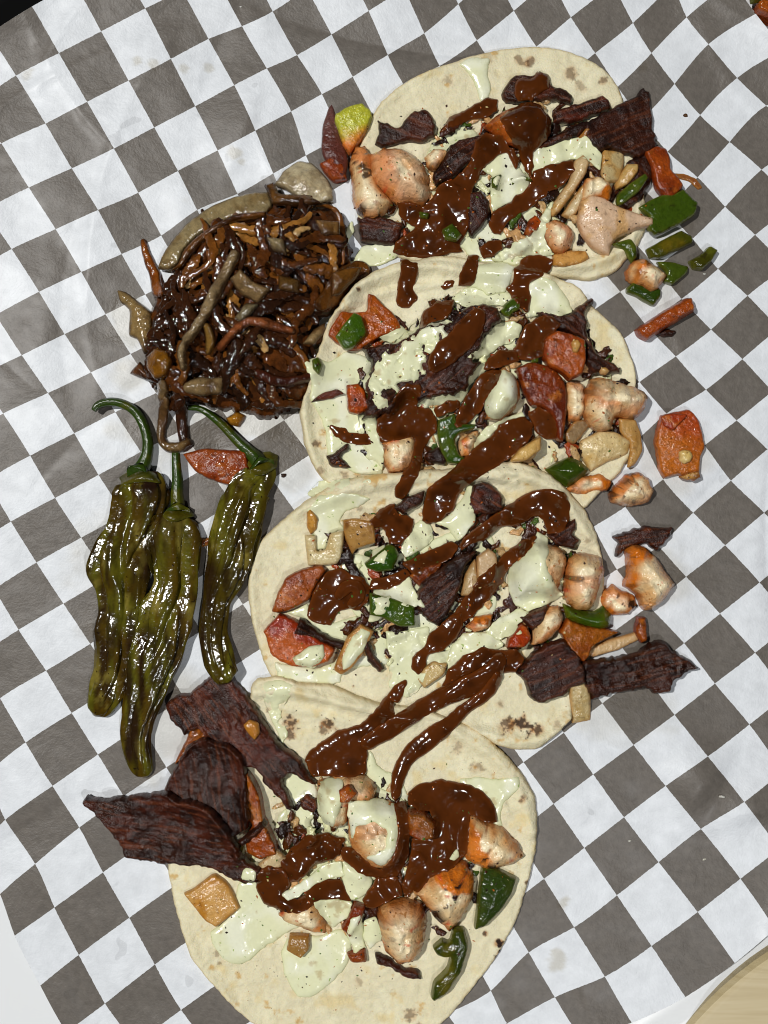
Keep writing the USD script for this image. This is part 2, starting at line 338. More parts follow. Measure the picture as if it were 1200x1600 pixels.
# ---------------------------------------------------------------- the printed sheet, its tray and the table
CORNERS = '''0,0,92,83 1,0,136,159 2,0,178,232 3,0,216,301 4,0,252,368 0,1,158,49 1,1,201,126 2,1,241,199 3,1,278,267 4,1,308,328 0,2,227,13 1,2,267,92 2,2,305,166 3,2,340,235 4,2,371,303
0,-1,25,118 1,-1,71,193 2,-1,112,263 3,-1,153,328 4,-1,190,397 1,-2,2,224 2,-2,45,293 3,-2,87,358 3,-3,18,389 -1,0,50,10 1,3,326,61 2,3,366,133 3,3,399,204 4,3,427,271 1,4,378,41 2,4,417,107 3,4,455,174 4,4,478,243
1,5,426,18 2,5,464,86 3,5,503,147 2,6,518,54 3,6,551,120 4,6,583,180 2,7,576,17 3,7,606,86 4,7,630,131 3,8,663,52 4,8,687,103 4,9,745,63 5,10,838,73 5,11,892,27 6,11,930,83 6,12,989,36 7,12,1018,83 7,13,1073,27 8,12,1054,131 8,13,1107,69
9,12,1094,180 9,13,1152,122 10,12,1140,222 10,13,1197,165 10,11,1090,277 9,11,1043,237 11,11,1133,323 11,12,1190,265 12,11,1180,367 11,10,1082,373 12,10,1122,420 13,10,1168,462 13,9,1111,515 14,9,1160,561 12,9,1065,467 13,8,1056,557 14,8,1103,609 12,8,1007,505 11,8,969,456
13,7,999,597 14,7,1041,646 15,8,1151,657 14,6,1001,682 16,8,1199,702 15,7,1101,696 16,7,1142,751 17,7,1194,801 15,6,1036,749 16,6,1083,801 17,6,1133,852 18,6,1187,910 16,5,1030,854 17,5,1072,901 18,5,1125,959 15,5,977,792 16,4,964,890 15,4,927,823 18,4,1069,1005
19,5,1180,1020 19,4,1117,1068 20,4,1171,1132 19,3,1054,1117 20,3,1106,1182 21,3,1163,1253 18,2,941,1099 19,2,990,1164 20,2,1040,1228 21,2,1095,1295 22,2,1157,1373 19,1,927,1210 20,1,975,1277 21,1,1029,1347 22,1,1090,1425 23,1,1148,1505 18,1,881,1145 18,0,818,1191 19,0,865,1256
20,0,913,1325 21,0,964,1399 22,0,1018,1478 23,0,1071,1558 20,-1,850,1373 21,-1,897,1449 22,-1,945,1526 23,-1,987,1598 21,-2,826,1488 22,-2,867,1558 21,-3,767,1548 22,-3,792,1599
4,-3,61,456 4,-2,127,425 5,-3,101,522 5,-2,165,491 5,-1,227,460 6,-3,142,582 6,-2,204,553 5,-4,34,555 6,-4,75,614 7,-3,180,644 7,-2,244,614 7,-4,116,677 6,-5,5,646 7,-5,47,712 8,-3,220,706 8,-4,154,742 8,-5,86,778 9,-3,260,766
9,-5,127,840 8,-6,17,815 9,-6,57,879 10,-6,99,943 11,-6,141,1006 10,-7,29,984 11,-7,72,1048 12,-7,112,1114 13,-7,153,1179 11,-8,0,1091 12,-8,40,1160 14,-6,260,1199 13,-8,82,1228 13,-9,8,1281 14,-8,124,1293 14,-9,55,1350 14,-7,193,1244 15,-8,161,1363 15,-9,85,1418 16,-8,202,1434
16,-9,123,1492 17,-8,242,1507 17,-9,164,1568 16,-10,63,1540 15,-10,23,1462 18,-8,283,1578 14,-10,0,1397'''
K = np.array([[float(v) for v in c.split(',')] for c in CORNERS.split()])
A6 = np.column_stack([np.ones(len(K)), K[:, :2]])
aff = np.linalg.lstsq(A6, K[:, 2:], rcond=None)[0]
# far corners outside the picture follow the even print
far = np.array([(i, j) for i in (-1, 5, 11, 17, 23) for j in (-10, -4, 2, 8, 14)], float)
fp = np.column_stack([np.ones(len(far)), far]) @ aff
out = (fp[:, 0] < -60) | (fp[:, 0] > 1260) | (fp[:, 1] < -60) | (fp[:, 1] > 1660)
KI, KP = np.vstack([K[:, :2], far[out]]), np.vstack([K[:, 2:], fp[out]])
warp = RBFInterpolator(KI, KP, kernel='thin_plate_spline', smoothing=0.02)

def paper_z(xy):
    """Gentle waves of the sheet, one sharp buckle at the lower right, and a lift towards the rim of the tray."""
    z = 0.0019 * n2(xy, 0.045, 3, 2) + 0.0008 * n2(xy, 0.016, 5, 3)
    c = ground(np.array([[1098., 1222.]]))[0]; d = xy - c
    u = d[:, 0] * 0.78 - d[:, 1] * 0.62; w = d[:, 0] * 0.62 + d[:, 1] * 0.78
    z += 0.0052 * np.exp(-(w / 0.012) ** 2) * np.where(u < 0, np.exp(-(u / 0.015) ** 2), np.exp(-(u / 0.0065) ** 2))
    c = ground(np.array([[1175., 1265.]]))[0]; d = xy - c
    u = d[:, 0] * 0.3 - d[:, 1] * 0.95; w = d[:, 0] * 0.95 + d[:, 1] * 0.3
    z += 0.004 * np.exp(-(w / 0.016) ** 2) * np.where(u < 0, np.exp(-(u / 0.010) ** 2), np.exp(-(u / 0.005) ** 2))
    c = ground(np.array([[380., 195.]]))[0]; d = xy - c                       # a soft fold at the upper left
    u = d[:, 0] * 0.95 - d[:, 1] * 0.3; w = d[:, 0] * 0.3 + d[:, 1] * 0.95
    z += 0.0016 * np.exp(-(w / 0.02) ** 2) * np.where(u < 0, np.exp(-(u / 0.014) ** 2), np.exp(-(u / 0.004) ** 2))
    rng = np.random.default_rng(12)                                          # light creases across the sheet
    for _ in range(34):
        c = np.array([rng.uniform(-0.17, 0.17), rng.uniform(-0.22, 0.22)]); a = rng.choice([0.45, 2.1, 1.2, 2.8]) + rng.normal(0, 0.25); L = rng.uniform(0.02, 0.07)
        d = xy - c; u = d[:, 0] * math.cos(a) + d[:, 1] * math.sin(a); w = -d[:, 0] * math.sin(a) + d[:, 1] * math.cos(a) + 0.15 * u * u / L
        hgt = rng.uniform(0.0005, 0.0015) * rng.choice([-1, 1]); k = rng.uniform(0.0025, 0.006)
        z += hgt * np.exp(-(u / L) ** 2) * np.where(w < 0, np.exp(w / (k * 2.2)), np.exp(-w / (k * 0.7)))
    return z + 0.0040

sub = 20
ii, jj = np.meshgrid(np.linspace(-1, 23, 24 * sub + 1), np.linspace(-10, 14, 24 * sub + 1), indexing='ij')
ij = np.column_stack([ii.ravel(), jj.ravel()])
pp = warp(ij); g = ground(pp)
z = paper_z(g)
edge = np.minimum.reduce([ij[:, 0] + 1, 23 - ij[:, 0], ij[:, 1] + 10, 14 - ij[:, 1]])
z = z + 0.004 * np.exp(-edge / 0.7) * np.clip((ij[:, 1] + 9.5) / 3, 0, 1)
g2 = g * ((HC - z) / HC)[:, None]
m = 24 * sub + 1
q = (np.arange(m - 1)[:, None] * m + np.arange(m - 1)[None]).ravel()
quads = np.stack([q, q + m, q + m + 1, q + 1], 1)
def grease(p):
    """How greasy the sheet is: soaked patches round the food and scattered drops."""
    k = np.zeros(len(p))
    for x, y, r, a in [(385, 560, 175, 1.), (300, 700, 60, .7), (215, 500, 40, .9), (205, 585, 30, .8), (340, 650, 60, .9), (230, 900, 115, .8), (360, 900, 90, .6), (270, 1130, 90, .8), (455, 740, 30, .6), (1010, 330, 80, .6), (1010, 440, 50, .7), (1060, 700, 60, .6), (1010, 900, 75, .6), (960, 1060, 90, .6), (880, 1412, 10, 1.), (872, 1500, 16, 1.), (240, 100, 9, .9), (215, 95, 7, .9), (325, 107, 8, .8), (287, 107, 7, .8), (368, 240, 12, .9), (377, 253, 7, .8), (42, 115, 10, .8), (1005, 105, 9, .6)]:
        e = np.linalg.norm(p - [x, y], axis=1) / r
        k = np.maximum(k, a * np.clip((1.1 - e + 0.9 * n2(p * S, 0.012 if r > 25 else 0.003, int(x), 4)) * 2.2, 0, 1) * (e < 2))
    return k
gr = grease(pp)
tag(put('checkered_paper', np.column_stack([g2, z]), np.vstack([quads[:, [0, 1, 2]], quads[:, [0, 2, 3]]]), 'paper', np.repeat(gr[:, None], 3, 1), uv=ij),
    'waxed food paper printed with grey and white checks under all the food', 'paper')
gx, gy = np.meshgrid(GX0 + GS * np.arange(GW), GY0 + GS * np.arange(GH))
HM[:] = paper_z(np.column_stack([gx.ravel(), gy.ravel()])).reshape(GH, GW)

# the tray: a shallow white dish with a rolled rim along the sheet's edges
def uvpt(i, j):
    return ground((np.array([[1, i, j]]) @ aff))[0]
def tray():
    prof = [(-1.2, -0.0092), (-0.2, -0.0090), (0.30, -0.0082), (0.62, -0.0048), (0.86, -0.0018), (1.0, -0.0008), (1.12, -0.0012), (1.3, -0.0020), (1.9, -0.0042), (2.7, -0.0060), (3.4, -0.0068), (3.5, -0.0078)]
    cs = [(24.6, 13.0), (24.6, -10.5), (1.5, -10.5), (1.5, 13.0)]
    base = Polygon([uvpt(*c) for c in cs]).buffer(-0.02).buffer(0.02, 12)
    rings = []
    for off, zz in prof:
        g = base.buffer(0.016 * (off - 1.26) + 0.006, 16); L = g.exterior.length
        c0 = np.array(base.centroid.coords[0])
        e = np.array([g.exterior.interpolate(k / 240 * L).coords[0] for k in range(240)])
        a = np.arctan2(e[:, 1] - c0[1], e[:, 0] - c0[0]); e = e[np.argsort(a)]
        rings.append(np.column_stack([e, np.full(240, zz)]))
    # fold back underneath
    rings.append(rings[-1] * [1, 1, 0] + [0, 0, -0.006])
    V = np.vstack(rings); n = 240; F = []
    for k in range(len(rings) - 1):
        j = np.arange(n); b = k * n
        F.append(np.stack([b + j, b + n + j, b + n + (j + 1) % n], 1)); F.append(np.stack([b + j, b + n + (j + 1) % n, b + (j + 1) % n], 1))
    V = np.vstack([V, [*np.array(base.centroid.coords[0]), -0.0092]]); j = np.arange(n)
    F.append(np.stack([np.full(n, len(V) - 1), j, (j + 1) % n], 1))
    return V, np.vstack(F)
tv, tf = tray()
tag(put('serving_tray', tv, tf, 'white_plastic'), 'glossy white serving tray whose rim shows at the lower left corner', 'tray')

def box(x0, y0, z0, x1, y1, z1, rot=0, at=(0, 0), ch=0.002):
    m = trimesh.creation.extrude_polygon(shapely.box(x0, y0, x1, y1).buffer(-ch).buffer(ch, 4), z1 - z0)
    m.apply_translation([0, 0, z0]); m.apply_transform(trimesh.transformations.rotation_matrix(rot, [0, 0, 1])); m.apply_translation([at[0], at[1], 0])
    return np.array(m.vertices), np.array(m.faces)
v, f = box(-0.6, -0.6, -0.045, 0.6, 0.6, -0.019)
tag(put('table', v, f, 'black_top', smooth=30), 'black table top under the tray, dark at the upper left corner', 'table', kind='structure')
bm = trimesh.creation.revolve([[0, -0.0188], [0.147, -0.0188], [0.150, -0.0165], [0.150, -0.001], [0.1485, 0.001], [0.146, 0.0018], [0.0, 0.0018]], sections=120)
bm.apply_translation([*ground(np.array([[1531., 1989.]]))[0], 0]); v, f = np.array(bm.vertices), np.array(bm.faces)
tag(put('wooden_board', v, f, 'pale_wood', smooth=30), 'pale cream round wooden board lapping over the tray at the lower right corner', 'board')

# ---------------------------------------------------------------- colours of the food, as it is cooked
def mix(a, b, k): k = np.clip(k, 0, 1)[:, None]; return a * (1 - k) + b * k
def step(x, a, b): u = np.clip((x - a) / (b - a), 0, 1); return u * u * (3 - 2 * u)
def full(c, n): return np.tile(np.asarray(c, float), (n, 1))

def tint_tortilla(spots):
    def f(p, d, seed):
        c = full(C(231, 219, 182), len(p))
        c = mix(c, C(240, 230, 194), step(n2(p, 0.010, seed, 3), -0.1, 0.5))
        c = mix(c, C(226, 200, 140), 0.6 * step(n2(p, 0.0065, seed + 3, 4), 0.12, 0.5))
        c = mix(c, C(206, 158, 80), 0.75 * step(n2(p, 0.0035, seed + 9, 4) + 0.4 * n2(p, 0.02, seed + 2, 2), 0.36, 0.62))
        c = mix(c, C(206, 176, 120), 0.5 * (1 - step(d, 0.0003, 0.0016)))
        for (x, y, r, k) in spots:             # griddle marks
            q = raise_to(np.array([[x, y]], float))[0]
            e = np.linalg.norm(p - q, axis=1) / (r * S); w = np.flatnonzero(e < 2.0)
            if len(w) == 0: continue
            e = e[w]; n = n2(p[w], 0.0011, seed + int(x), 4); nb = n2(p[w], 0.003, seed + int(x) + 5, 2)
            c[w] = mix(c[w], C(178, 112, 42), 0.75 * k * step(0.8 * nb + 1.0 - e, 0.0, 0.7))
            c[w] = mix(c[w], C(40, 22, 10), k * step(0.75 * n + 0.5 * nb + 0.75 * (1 - e), 0.30, 0.45))
        return c
    return f
def tint_crema(p, d, seed):
    c = full(C(236, 237, 192), len(p))
    c = mix(c, C(245, 246, 216), step(n2(p, 0.008, seed, 2), 0.0, 0.5))
    c = mix(c, C(176, 142, 84), 0.5 * step(n2(p * [1, 1], 0.0035, seed + 4, 4) + 0.3 * n2(p, 0.012, seed + 6, 2), 0.34, 0.52))
    return mix(c, C(206, 212, 150), 0.4 * (1 - step(d, 0, 0.0008)))
def tint_brown(p, d, seed):
    c = full(C(80, 38, 8), len(p))
    c = mix(c, C(62, 28, 4), step(n2(p, 0.006, seed, 2), 0, 0.5))
    return mix(c, C(108, 53, 15), 0.65 * (1 - step(d + 0.0006 * n2(p, 0.003, seed + 2, 2), 0, 0.0016)))
def tint_beef(red=0.4, ang=0.0):
    a = math.radians(-ang); ca, sa = math.cos(a), math.sin(a)
    def f(p, d, seed):
        u = p[:, 0] * ca + p[:, 1] * sa; w = -p[:, 0] * sa + p[:, 1] * ca + 0.0012 * n2(p, 0.012, seed, 2)
        st = meshkit.fbm(np.column_stack([u / 0.009, w / 0.0007, np.full(len(u), seed)]), 3, seed) * 2 - 1
        c = full(C(48, 23, 13), len(p))
        c = mix(c, C(98, 42, 26), red * step(n2(p, 0.007, seed, 3), -0.2, 0.35))
        c = mix(c, C(26, 12, 9), 0.8 * step(n2(p, 0.005, seed + 4, 3), 0.05, 0.4))
        c = mix(c, C(122, 66, 38), (0.26 + 0.4 * red) * step(st, 0.12, 0.5))
        c = mix(c, C(26, 12, 9), 0.6 * step(-st, 0.15, 0.5))
        return mix(c, C(96, 40, 20), 0.15 * red * (1 - step(d, 0.0002, 0.0010)))
    return f
def tint_tomato(a=(160, 74, 28), b=(130, 48, 20), char=0.5):
    def f(p, d, seed):
        c = full(C(*a), len(p))
        c = mix(c, C(*b), step(n2(p, 0.006, seed, 3), -0.15, 0.4))
        c = mix(c, C(190, 104, 50), 0.6 * step(n2(p, 0.003, seed + 3, 3), 0.15, 0.5))
        c = mix(c, C(48, 16, 10), char * step(n2(p, 0.0024, seed + 6, 3), 0.34, 0.5))
        return mix(c, C(136, 44, 14), 0.7 * (1 - step(d, 0.0001, 0.0008))) * [0.92, 1.06, 0.62]
    return f
def tint_grad(c0, c1, axis, at, w):            # a piece that is ripe at one end: axis in picture directions
    def f(p, d, seed):
        u = (p @ np.array(axis)) ; u = (u - u.min()) / max(np.ptp(u), 1e-9) + 0.25 * n2(p, 0.006, seed, 2)
        return mix(full(C(*c0), len(p)), C(*c1), step(u, at - w, at + w))
    return f
def tint_pepper(a=(48, 76, 15), b=(86, 106, 30), k=0.5, char=0.6):
    def f(p, d, seed):
        c = full(C(*a), len(p))
        c = mix(c, C(*b), k * step(n2(p, 0.006, seed, 3), -0.1, 0.45))
        c = mix(c, C(108, 126, 46), 0.5 * (1 - step(d, 0.0002, 0.0007)))
        return mix(c, C(26, 22, 10), char * step(n2(p, 0.0026, seed + 5, 3), 0.32, 0.48)) * [1.2, 0.88, 0.7]
    return f
def tint_shrimp(orange=0.5, char=0.6, body=(228, 204, 156)):
    def f(p, d, seed):
        dm = max(d.max(), 1e-6); e = d / dm
        n1 = n2(p, 0.007, seed + 2, 3); n3 = n2(p, 0.0026, seed + 10, 4)
        c = full(np.array(C(*body)) * [1, 1, 0.92], len(p))
        c = mix(c, C(246, 234, 202), step(0.7 * n2(p, 0.005, seed, 2) + e - 0.36, 0.0, 0.45))
        c = mix(c, C(226, 172, 108), 0.5 * step(n2(p, 0.0045, seed + 12, 2), 0.15, 0.5))
        side = (p - p.mean(0)) @ np.array([math.cos(seed * 2.4), math.sin(seed * 2.4)]); ext = max(np.abs(side).max(), 1e-6); side = side / ext
        band = np.sin(side * 4.2 + 2.2 * n1 + seed)                              # the darker bands between a shrimp's segments
        c = mix(c, C(228, 158, 116), 0.55 * step(band, 0.2, 0.9))
        c = mix(c, C(214, 118, 26), (0.45 + 0.55 * orange) * step(side + 0.5 * band + 0.6 * n1 + 0.8 * orange - 0.95, 0.0, 0.35))
        c = mix(c, C(206, 132, 58), 0.75 * (1 - step(e + 0.45 * n3 + 0.3 * n1, 0.05, 0.42)))
        c = mix(c, C(160, 88, 30), 0.85 * (1 - step(e + 0.35 * n3, 0.0, 0.16)))
        c = mix(c, C(206, 70, 32), 0.7 * step(n2(p, 0.0030, seed + 4, 3), 0.40, 0.5))
        c = mix(c, C(146, 78, 28), 0.7 * char * step(n3 + 0.6 * n1 - 0.1 * e, 0.22, 0.42))
        return mix(c, C(46, 22, 10), char * step(n2(p, 0.0019, seed + 7, 4) + 0.7 * n2(p, 0.008, seed + 1, 2) + 0.25 * band, 0.34, 0.47)) * [1.0, 0.95, 0.86]
    return f
def tint_onion(a=(206, 182, 138), b=(190, 148, 84), brown=0.6):
    def f(p, d, seed):
        c = full(C(*a), len(p))
        c = mix(c, C(*b), step(n2(p, 0.005, seed, 3), 0.0, 0.45))
        c = mix(c, C(170, 112, 42), brown * (1 - step(d, 0.0003, 0.0014)))
        return mix(c, C(70, 38, 14), 0.7 * brown * step(n2(p, 0.0022, seed + 5, 4), 0.32, 0.5))
    return f
def tint_caramel(a=(86, 48, 18), b=(30, 15, 7), k=0.9):
    def f(p, d, seed):
        c = full(C(*a), len(p))
        c = mix(c, C(*b), k * step(n2(p, 0.005, seed, 3), -0.1, 0.3))
        return mix(c, C(60, 28, 8), 0.6 * (1 - step(d, 0.0003, 0.0012)))
    return f

def fibres(angle, amp=0.00035, pitch=0.0011, seed=1):
    """Ridges of meat fibre running along angle (degrees, picture directions)."""
    a = math.radians(-angle); ca, sa = math.cos(a), math.sin(a)
    def f(xy, d):
        u = xy[:, 0] * ca + xy[:, 1] * sa; w = -xy[:, 0] * sa + xy[:, 1] * ca
        w = w + 0.0016 * n2(xy, 0.012, seed, 2)
        p = np.column_stack([u / (pitch * 9), w / pitch, np.full(len(u), seed)])
        k = meshkit.fbm(p, 3, seed) * 2 - 1
        q = np.column_stack([u / (pitch * 14), w / (pitch * 3.2), np.full(len(u), seed + 3)])
        return amp * (1 - 2.2 * np.abs(k)) + amp * 1.4 * (meshkit.fbm(q, 2, seed + 2) * 2 - 1)
    return f
def grooves(angle, amp, pitch, seed=1):
    a = math.radians(-angle); ca, sa = math.cos(a), math.sin(a)
    def f(xy, d):
        u = xy[:, 0] * ca + xy[:, 1] * sa + 0.0008 * n2(xy, 0.006, seed, 2)
        return amp * (np.abs(np.sin(u * math.pi / pitch + seed)) ** 0.6 - 0.6)
    return f

SEED = [10]
def nxt(): SEED[0] += 1; return SEED[0]
GRP = {}
def inr(poly): return good(Polygon(ground(np.asarray(poly, float))))

def beef(reg, pts, label, ang=30, red=0.4, t=0.0030, ragged=0.0009, name='beef_piece', cat='beef', amp=0.00042, pitch=0.0011, lift=0.0, soft=0.004, rough=0.0007, mode='drape'):
    s = nxt()
    return tag(lay(name, px(reg, pts), 'beef', tint_beef(red, ang), t, r=0.0014, h=0.00042, mode=mode, soft=soft, rough=rough, ragged=ragged, relief=fibres(ang, amp * 0.32, pitch * 0.75, s), seed=s, lift=lift), label, cat)
def shrimp(reg, pts, label, t=0.0085, orange=0.5, char=0.6, ang=None, name='shrimp_piece', cat='shrimp', perc=45, body=(222, 194, 154), lift=0.0, mode='rigid', rf=0.95):
    s = nxt(); q = inr(px(reg, pts)); rad = 2 * q.area / q.length
    t = min(t, rad * 1.35)
    return tag(lay(name, px(reg, pts), 'shrimp', tint_shrimp(orange, char, body), t, r=rad * rf, h=0.0006, rough=0.0026, ragged=0.0008, smooth_n=3,
                   relief=grooves(ang if ang is not None else 20 * s, 0.0011, 0.0060, s), seed=s, perc=perc, lift=lift, slope=0.45, mode=mode), label, cat)
def tomato(reg, pts, label, t=0.0038, a=(160, 74, 28), b=(130, 48, 20), char=0.5, tint=None, mode='rigid', perc=60, r=0.0009, lift=0.0, dome=0.0006, ragged=0.00035):
    s = nxt()
    return tag(lay('tomato_piece', px(reg, pts), 'tomato', tint or tint_tomato(a, b, char), t, r=r, h=0.0006, rough=0.0011, ragged=ragged, seed=s, mode=mode, soft=0.003, perc=perc, lift=lift, dome=dome, smooth_n=2), label, 'tomato')
def pepper(reg, pts, label, t=0.0030, a=(48, 76, 15), b=(86, 106, 30), k=0.5, char=0.6, perc=60, r=0.0008, dome=0.0007, lift=0.0, cat='green pepper', name='green_pepper_piece', ragged=0.00012):
    s = nxt()
    return tag(lay(name, px(reg, pts), 'pepper', tint_pepper(a, b, k, char), t, r=r, h=0.0006, rough=0.0003, ragged=ragged, seed=s, perc=perc, dome=dome, lift=lift), label, cat)
def onion(reg, pts, label, t=0.0022, a=(206, 182, 138), b=(190, 148, 84), brown=0.6, ang=0, perc=60, mode='rigid', dome=0.0008, lift=0.0, mat_='onion', tint=None, h=0.0006, relief=0.00018, r=0.0008):
    s = nxt()
    return tag(lay('onion_piece', px(reg, pts), mat_, tint or tint_onion(a, b, brown), t * .75, r=r * 1.2, h=h, rough=0.0004, ragged=0.0002, relief=grooves(ang, relief, 0.0016, s), seed=s, perc=perc, mode=mode, soft=0.0025, dome=dome, lift=lift), label, 'onion')
def tortilla(pts, label, spots, soft=0.006, wr=None, t=0.0022, folds=()):
    """folds: (picture points, height, width) of raised creases and curled rims."""
    s = nxt(); base = wr
    lines = [(LineString(ground(chaikin(F(q), 2, closed=False))), a, w) for q, a, w in folds]
    def wr(xy, d):
        z = base(xy, d) if base is not None else np.zeros(len(xy))
        for ln, a, w in lines:
            e = shapely.distance(ln, shapely.points(xy)) / w
            z = z + a * np.exp(-e ** 2) * (1 + 0.5 * n2(xy, 0.006, s, 2))
        return z + 0.0007 * n2(xy, 0.02, s + 3, 2)
    return tag(lay('tortilla', pts, 'tortilla', tint_tortilla(spots), t, r=0.0013, h=0.00052, mode='drape', soft=soft, rough=0.0008, ragged=0.0005, relief=wr, seed=s, lift=0.0003), label, 'tortilla')
def crema(parent, reg, pts, t=0.0014, holes=0.0, soft=0.0013, r=0.0030, ragged=0.0007, name='puddle'):
    s = nxt(); t *= 0.85
    return lay(name, px(reg, pts), 'crema', tint_crema, t, r=r, h=0.0006, mode='sauce', soft=soft, rough=0.0002, ragged=ragged, seed=s, parent=str(parent.GetPath()), holes=holes, lift=0.0001)
def brown(parent, reg, pts, t=0.0024, soft=0.0018, r=0.0040, name='drizzle', ragged=0.0008, rough=0.0005):
    s = nxt(); t *= 0.74
    return lay(name, px(reg, pts), 'brown_sauce', tint_brown, t, r=r, h=0.0006, mode='sauce', soft=soft, rough=rough, ragged=ragged, seed=s, parent=str(parent.GetPath()), lift=0.0001)
def ribbon(parent, reg, pts, widths, t=0.0026, r=0.0040):
    s = nxt(); t *= 0.78
    return lay('drizzle', strand_poly(px(reg, pts), widths), 'brown_sauce', tint_brown, t, r=r, h=0.0006, mode='sauce', soft=0.0018, rough=0.0006, ragged=0.0005, seed=s, parent=str(parent.GetPath()), smooth_n=1, lift=0.0001)
def F(t): return px('P', t)
ICO = trimesh.creation.icosphere(2)
def filling(where, n, label, seed, big=1.0, odds=(.27, .17, .14, .13, .10, .08, .04, .07)):
    """Finely chopped meat, onion and juices that the larger pieces sit in."""
    hp = good(Polygon(ground(F(where)))); x0, y0, x1, y1 = hp.bounds; rng = np.random.default_rng(seed)
    pal = [C(36, 18, 11), C(64, 30, 14), C(74, 36, 8), C(186, 150, 100), C(204, 158, 104), C(148, 62, 24), C(62, 84, 22), C(216, 216, 166)]
    V, Fc, T, k, m = [], [], [], 0, 0
    while k < n:
        c = np.array([rng.uniform(x0, x1), rng.uniform(y0, y1)])
        if not hp.contains(Point(*c)): continue
        k += 1
        lx = rng.uniform(.0018, .0048) * big; ly = lx * rng.uniform(.2, .55); lz = ly * rng.uniform(.4, .8)
        v = np.array(ICO.vertices); v = v * (0.35 + 1.3 * meshkit.fbm(v * 2.2 + k * 3.1, 3, k))[:, None] * [lx, ly, lz] + np.column_stack([0 * v[:, 0], ly * 1.5 * (meshkit.noise(v[:, :1] * 1.7 + [[k, 2, 3]], k) - .5), 0 * v[:, 0]])
        a = rng.uniform(0, 3.14); ca, sa = math.cos(a), math.sin(a)
        v = np.column_stack([v[:, 0] * ca - v[:, 1] * sa + c[0], v[:, 0] * sa + v[:, 1] * ca + c[1], v[:, 2]])
        v[:, 2] += hm(c[None])[0] + lz * rng.uniform(0.1, .6) + rng.uniform(-.2, .2) * (v[:, 0] - c[0])
        i = rng.choice(8, p=list(odds))
        V.append(v); Fc.append(np.array(ICO.faces) + m); T.append(pal[i][None] * (0.7 + 0.6 * meshkit.noise(v / .0018, k))[:, None]); m += len(v)
        stamp(v)
    tag(put('chopped_filling', np.vstack(V), np.vstack(Fc), 'filling', np.clip(np.vstack(T), 0, 1)), label, 'filling', kind='stuff')

# ================================================================= TACO 1 (top)
tortilla(F('566,222 575,195 592,165 620,138 655,118 690,104 740,88 790,78 838,75 880,80 915,92 945,110 965,135 975,165 985,210 1000,260 1007,310 1009,355 992,390 978,405 960,425 923,438 890,434 840,432 780,430 700,422 640,408 590,385 562,345 552,300 554,255'),
         'flour tortilla of the topmost taco, its bare edge at the top of the paper', [(815, 103, 14, .5), (826, 100, 8, .6), (890, 117, 14, .5), (940, 127, 10, .55), (905, 140, 12, .35), (700, 130, 14, .3), (760, 95, 12, .2)],
         folds=[('990,330 985,375 962,402 920,420 870,424', .0028, .0022), ('585,190 620,150 680,118', .0008, .002)])
cr1 = thing('crema_sauce', 'pale green herb crema spread over the topmost taco', 'sauce')
br1 = thing('brown_sauce', 'glossy brown sauce drizzled over the topmost taco and dripping below it', 'sauce')
crema(cr1, 'A', '810,150 830,130 890,115 940,130 930,180 945,250 940,310 905,320 890,270 860,200', t=0.0014)
crema(cr1, 'A', '300,1095 330,1030 350,1005 420,1000 500,950 560,900 600,910 540,1000 500,1060 420,1095')
crema(cr1, 'P', '700,190 740,200 772,262 800,232 850,230 900,212 925,222 942,250 937,280 905,300 865,328 856,370 872,398 852,416 800,414 745,408 720,385 690,345 660,300 670,230')
filling('640,260 690,205 740,190 800,160 870,165 920,215 985,240 1000,300 985,365 930,395 850,398 740,398 640,395 575,370 565,310', 210, 'finely chopped meat and onion under the larger pieces of the topmost taco', 31)
beef('A', '420,415 470,430 510,465 560,410 590,375 640,362 665,380 688,430 680,490 620,520 560,510 520,520 440,540 405,525 430,470', 'small dark shredded beef scrap on bare tortilla above the largest pink shrimp', 20, .25)
beef('B', '120,260 150,215 200,205 240,215 280,185 320,210 330,260 400,270 435,310 420,340 370,320 290,315 220,330 120,330 100,310', 'dark glossy beef shred nearest the top edge of the topmost tortilla', 15, .35)
beef('B', '230,540 330,500 390,470 500,420 510,450 420,505 330,535 245,562', 'thin dark beef strip leading into the big slab at upper right', -28, .2)
beef('B', '340,380 430,350 520,320 570,298 600,315 615,350 560,380 480,410 400,430 350,420', 'reddish ridged beef slice just left of the big dark slab at upper right', -18, .9)
beef('B', '690,610 770,580 810,640 800,700 740,790 690,830 650,810 690,720', 'blackened beef bit between the tomato strip and onion at upper right', 40, .1)
beef('B', '500,430 620,360 700,320 770,265 790,280 800,380 812,470 832,535 780,565 740,590 680,570 600,545 560,560 510,530 490,480', 'big dark brown beef slab jutting past the topmost tortilla at upper right', -25, .12, amp=0.00028, t=0.0032)
tomato('A', '150,620 200,590 260,620 275,690 215,705 175,660', 'red tomato edge showing under the dark purple skin left of topmost taco', a=(140, 58, 22))
tomato('A', '225,390 290,350 350,340 385,370 395,400 360,480 330,520 290,570 260,540 240,470 220,420', 'yellow green tomato wedge turning orange, at upper left of topmost taco', t=0.005, tint=tint_grad((206, 112, 48), (176, 176, 52), (-0.2, 1), .42, .25))
onion('A', '165,440 190,350 205,330 225,400 240,480 270,570 282,610 265,700 230,690 190,640 160,560', 'thin purple brown onion skin standing up left of topmost taco', t=0.002, tint=tint_grad((84, 40, 30), (96, 60, 54), (0, 1), .5, .3), ang=90, mat_='tomato')
shrimp('A', '315,530 360,525 400,580 400,650 420,710 450,750 490,800 450,850 390,875 330,850 305,790 298,680 290,600', 'browned lower curl of shrimp beside the caramelized onion heap', t=0.008, char=.9, ang=80)
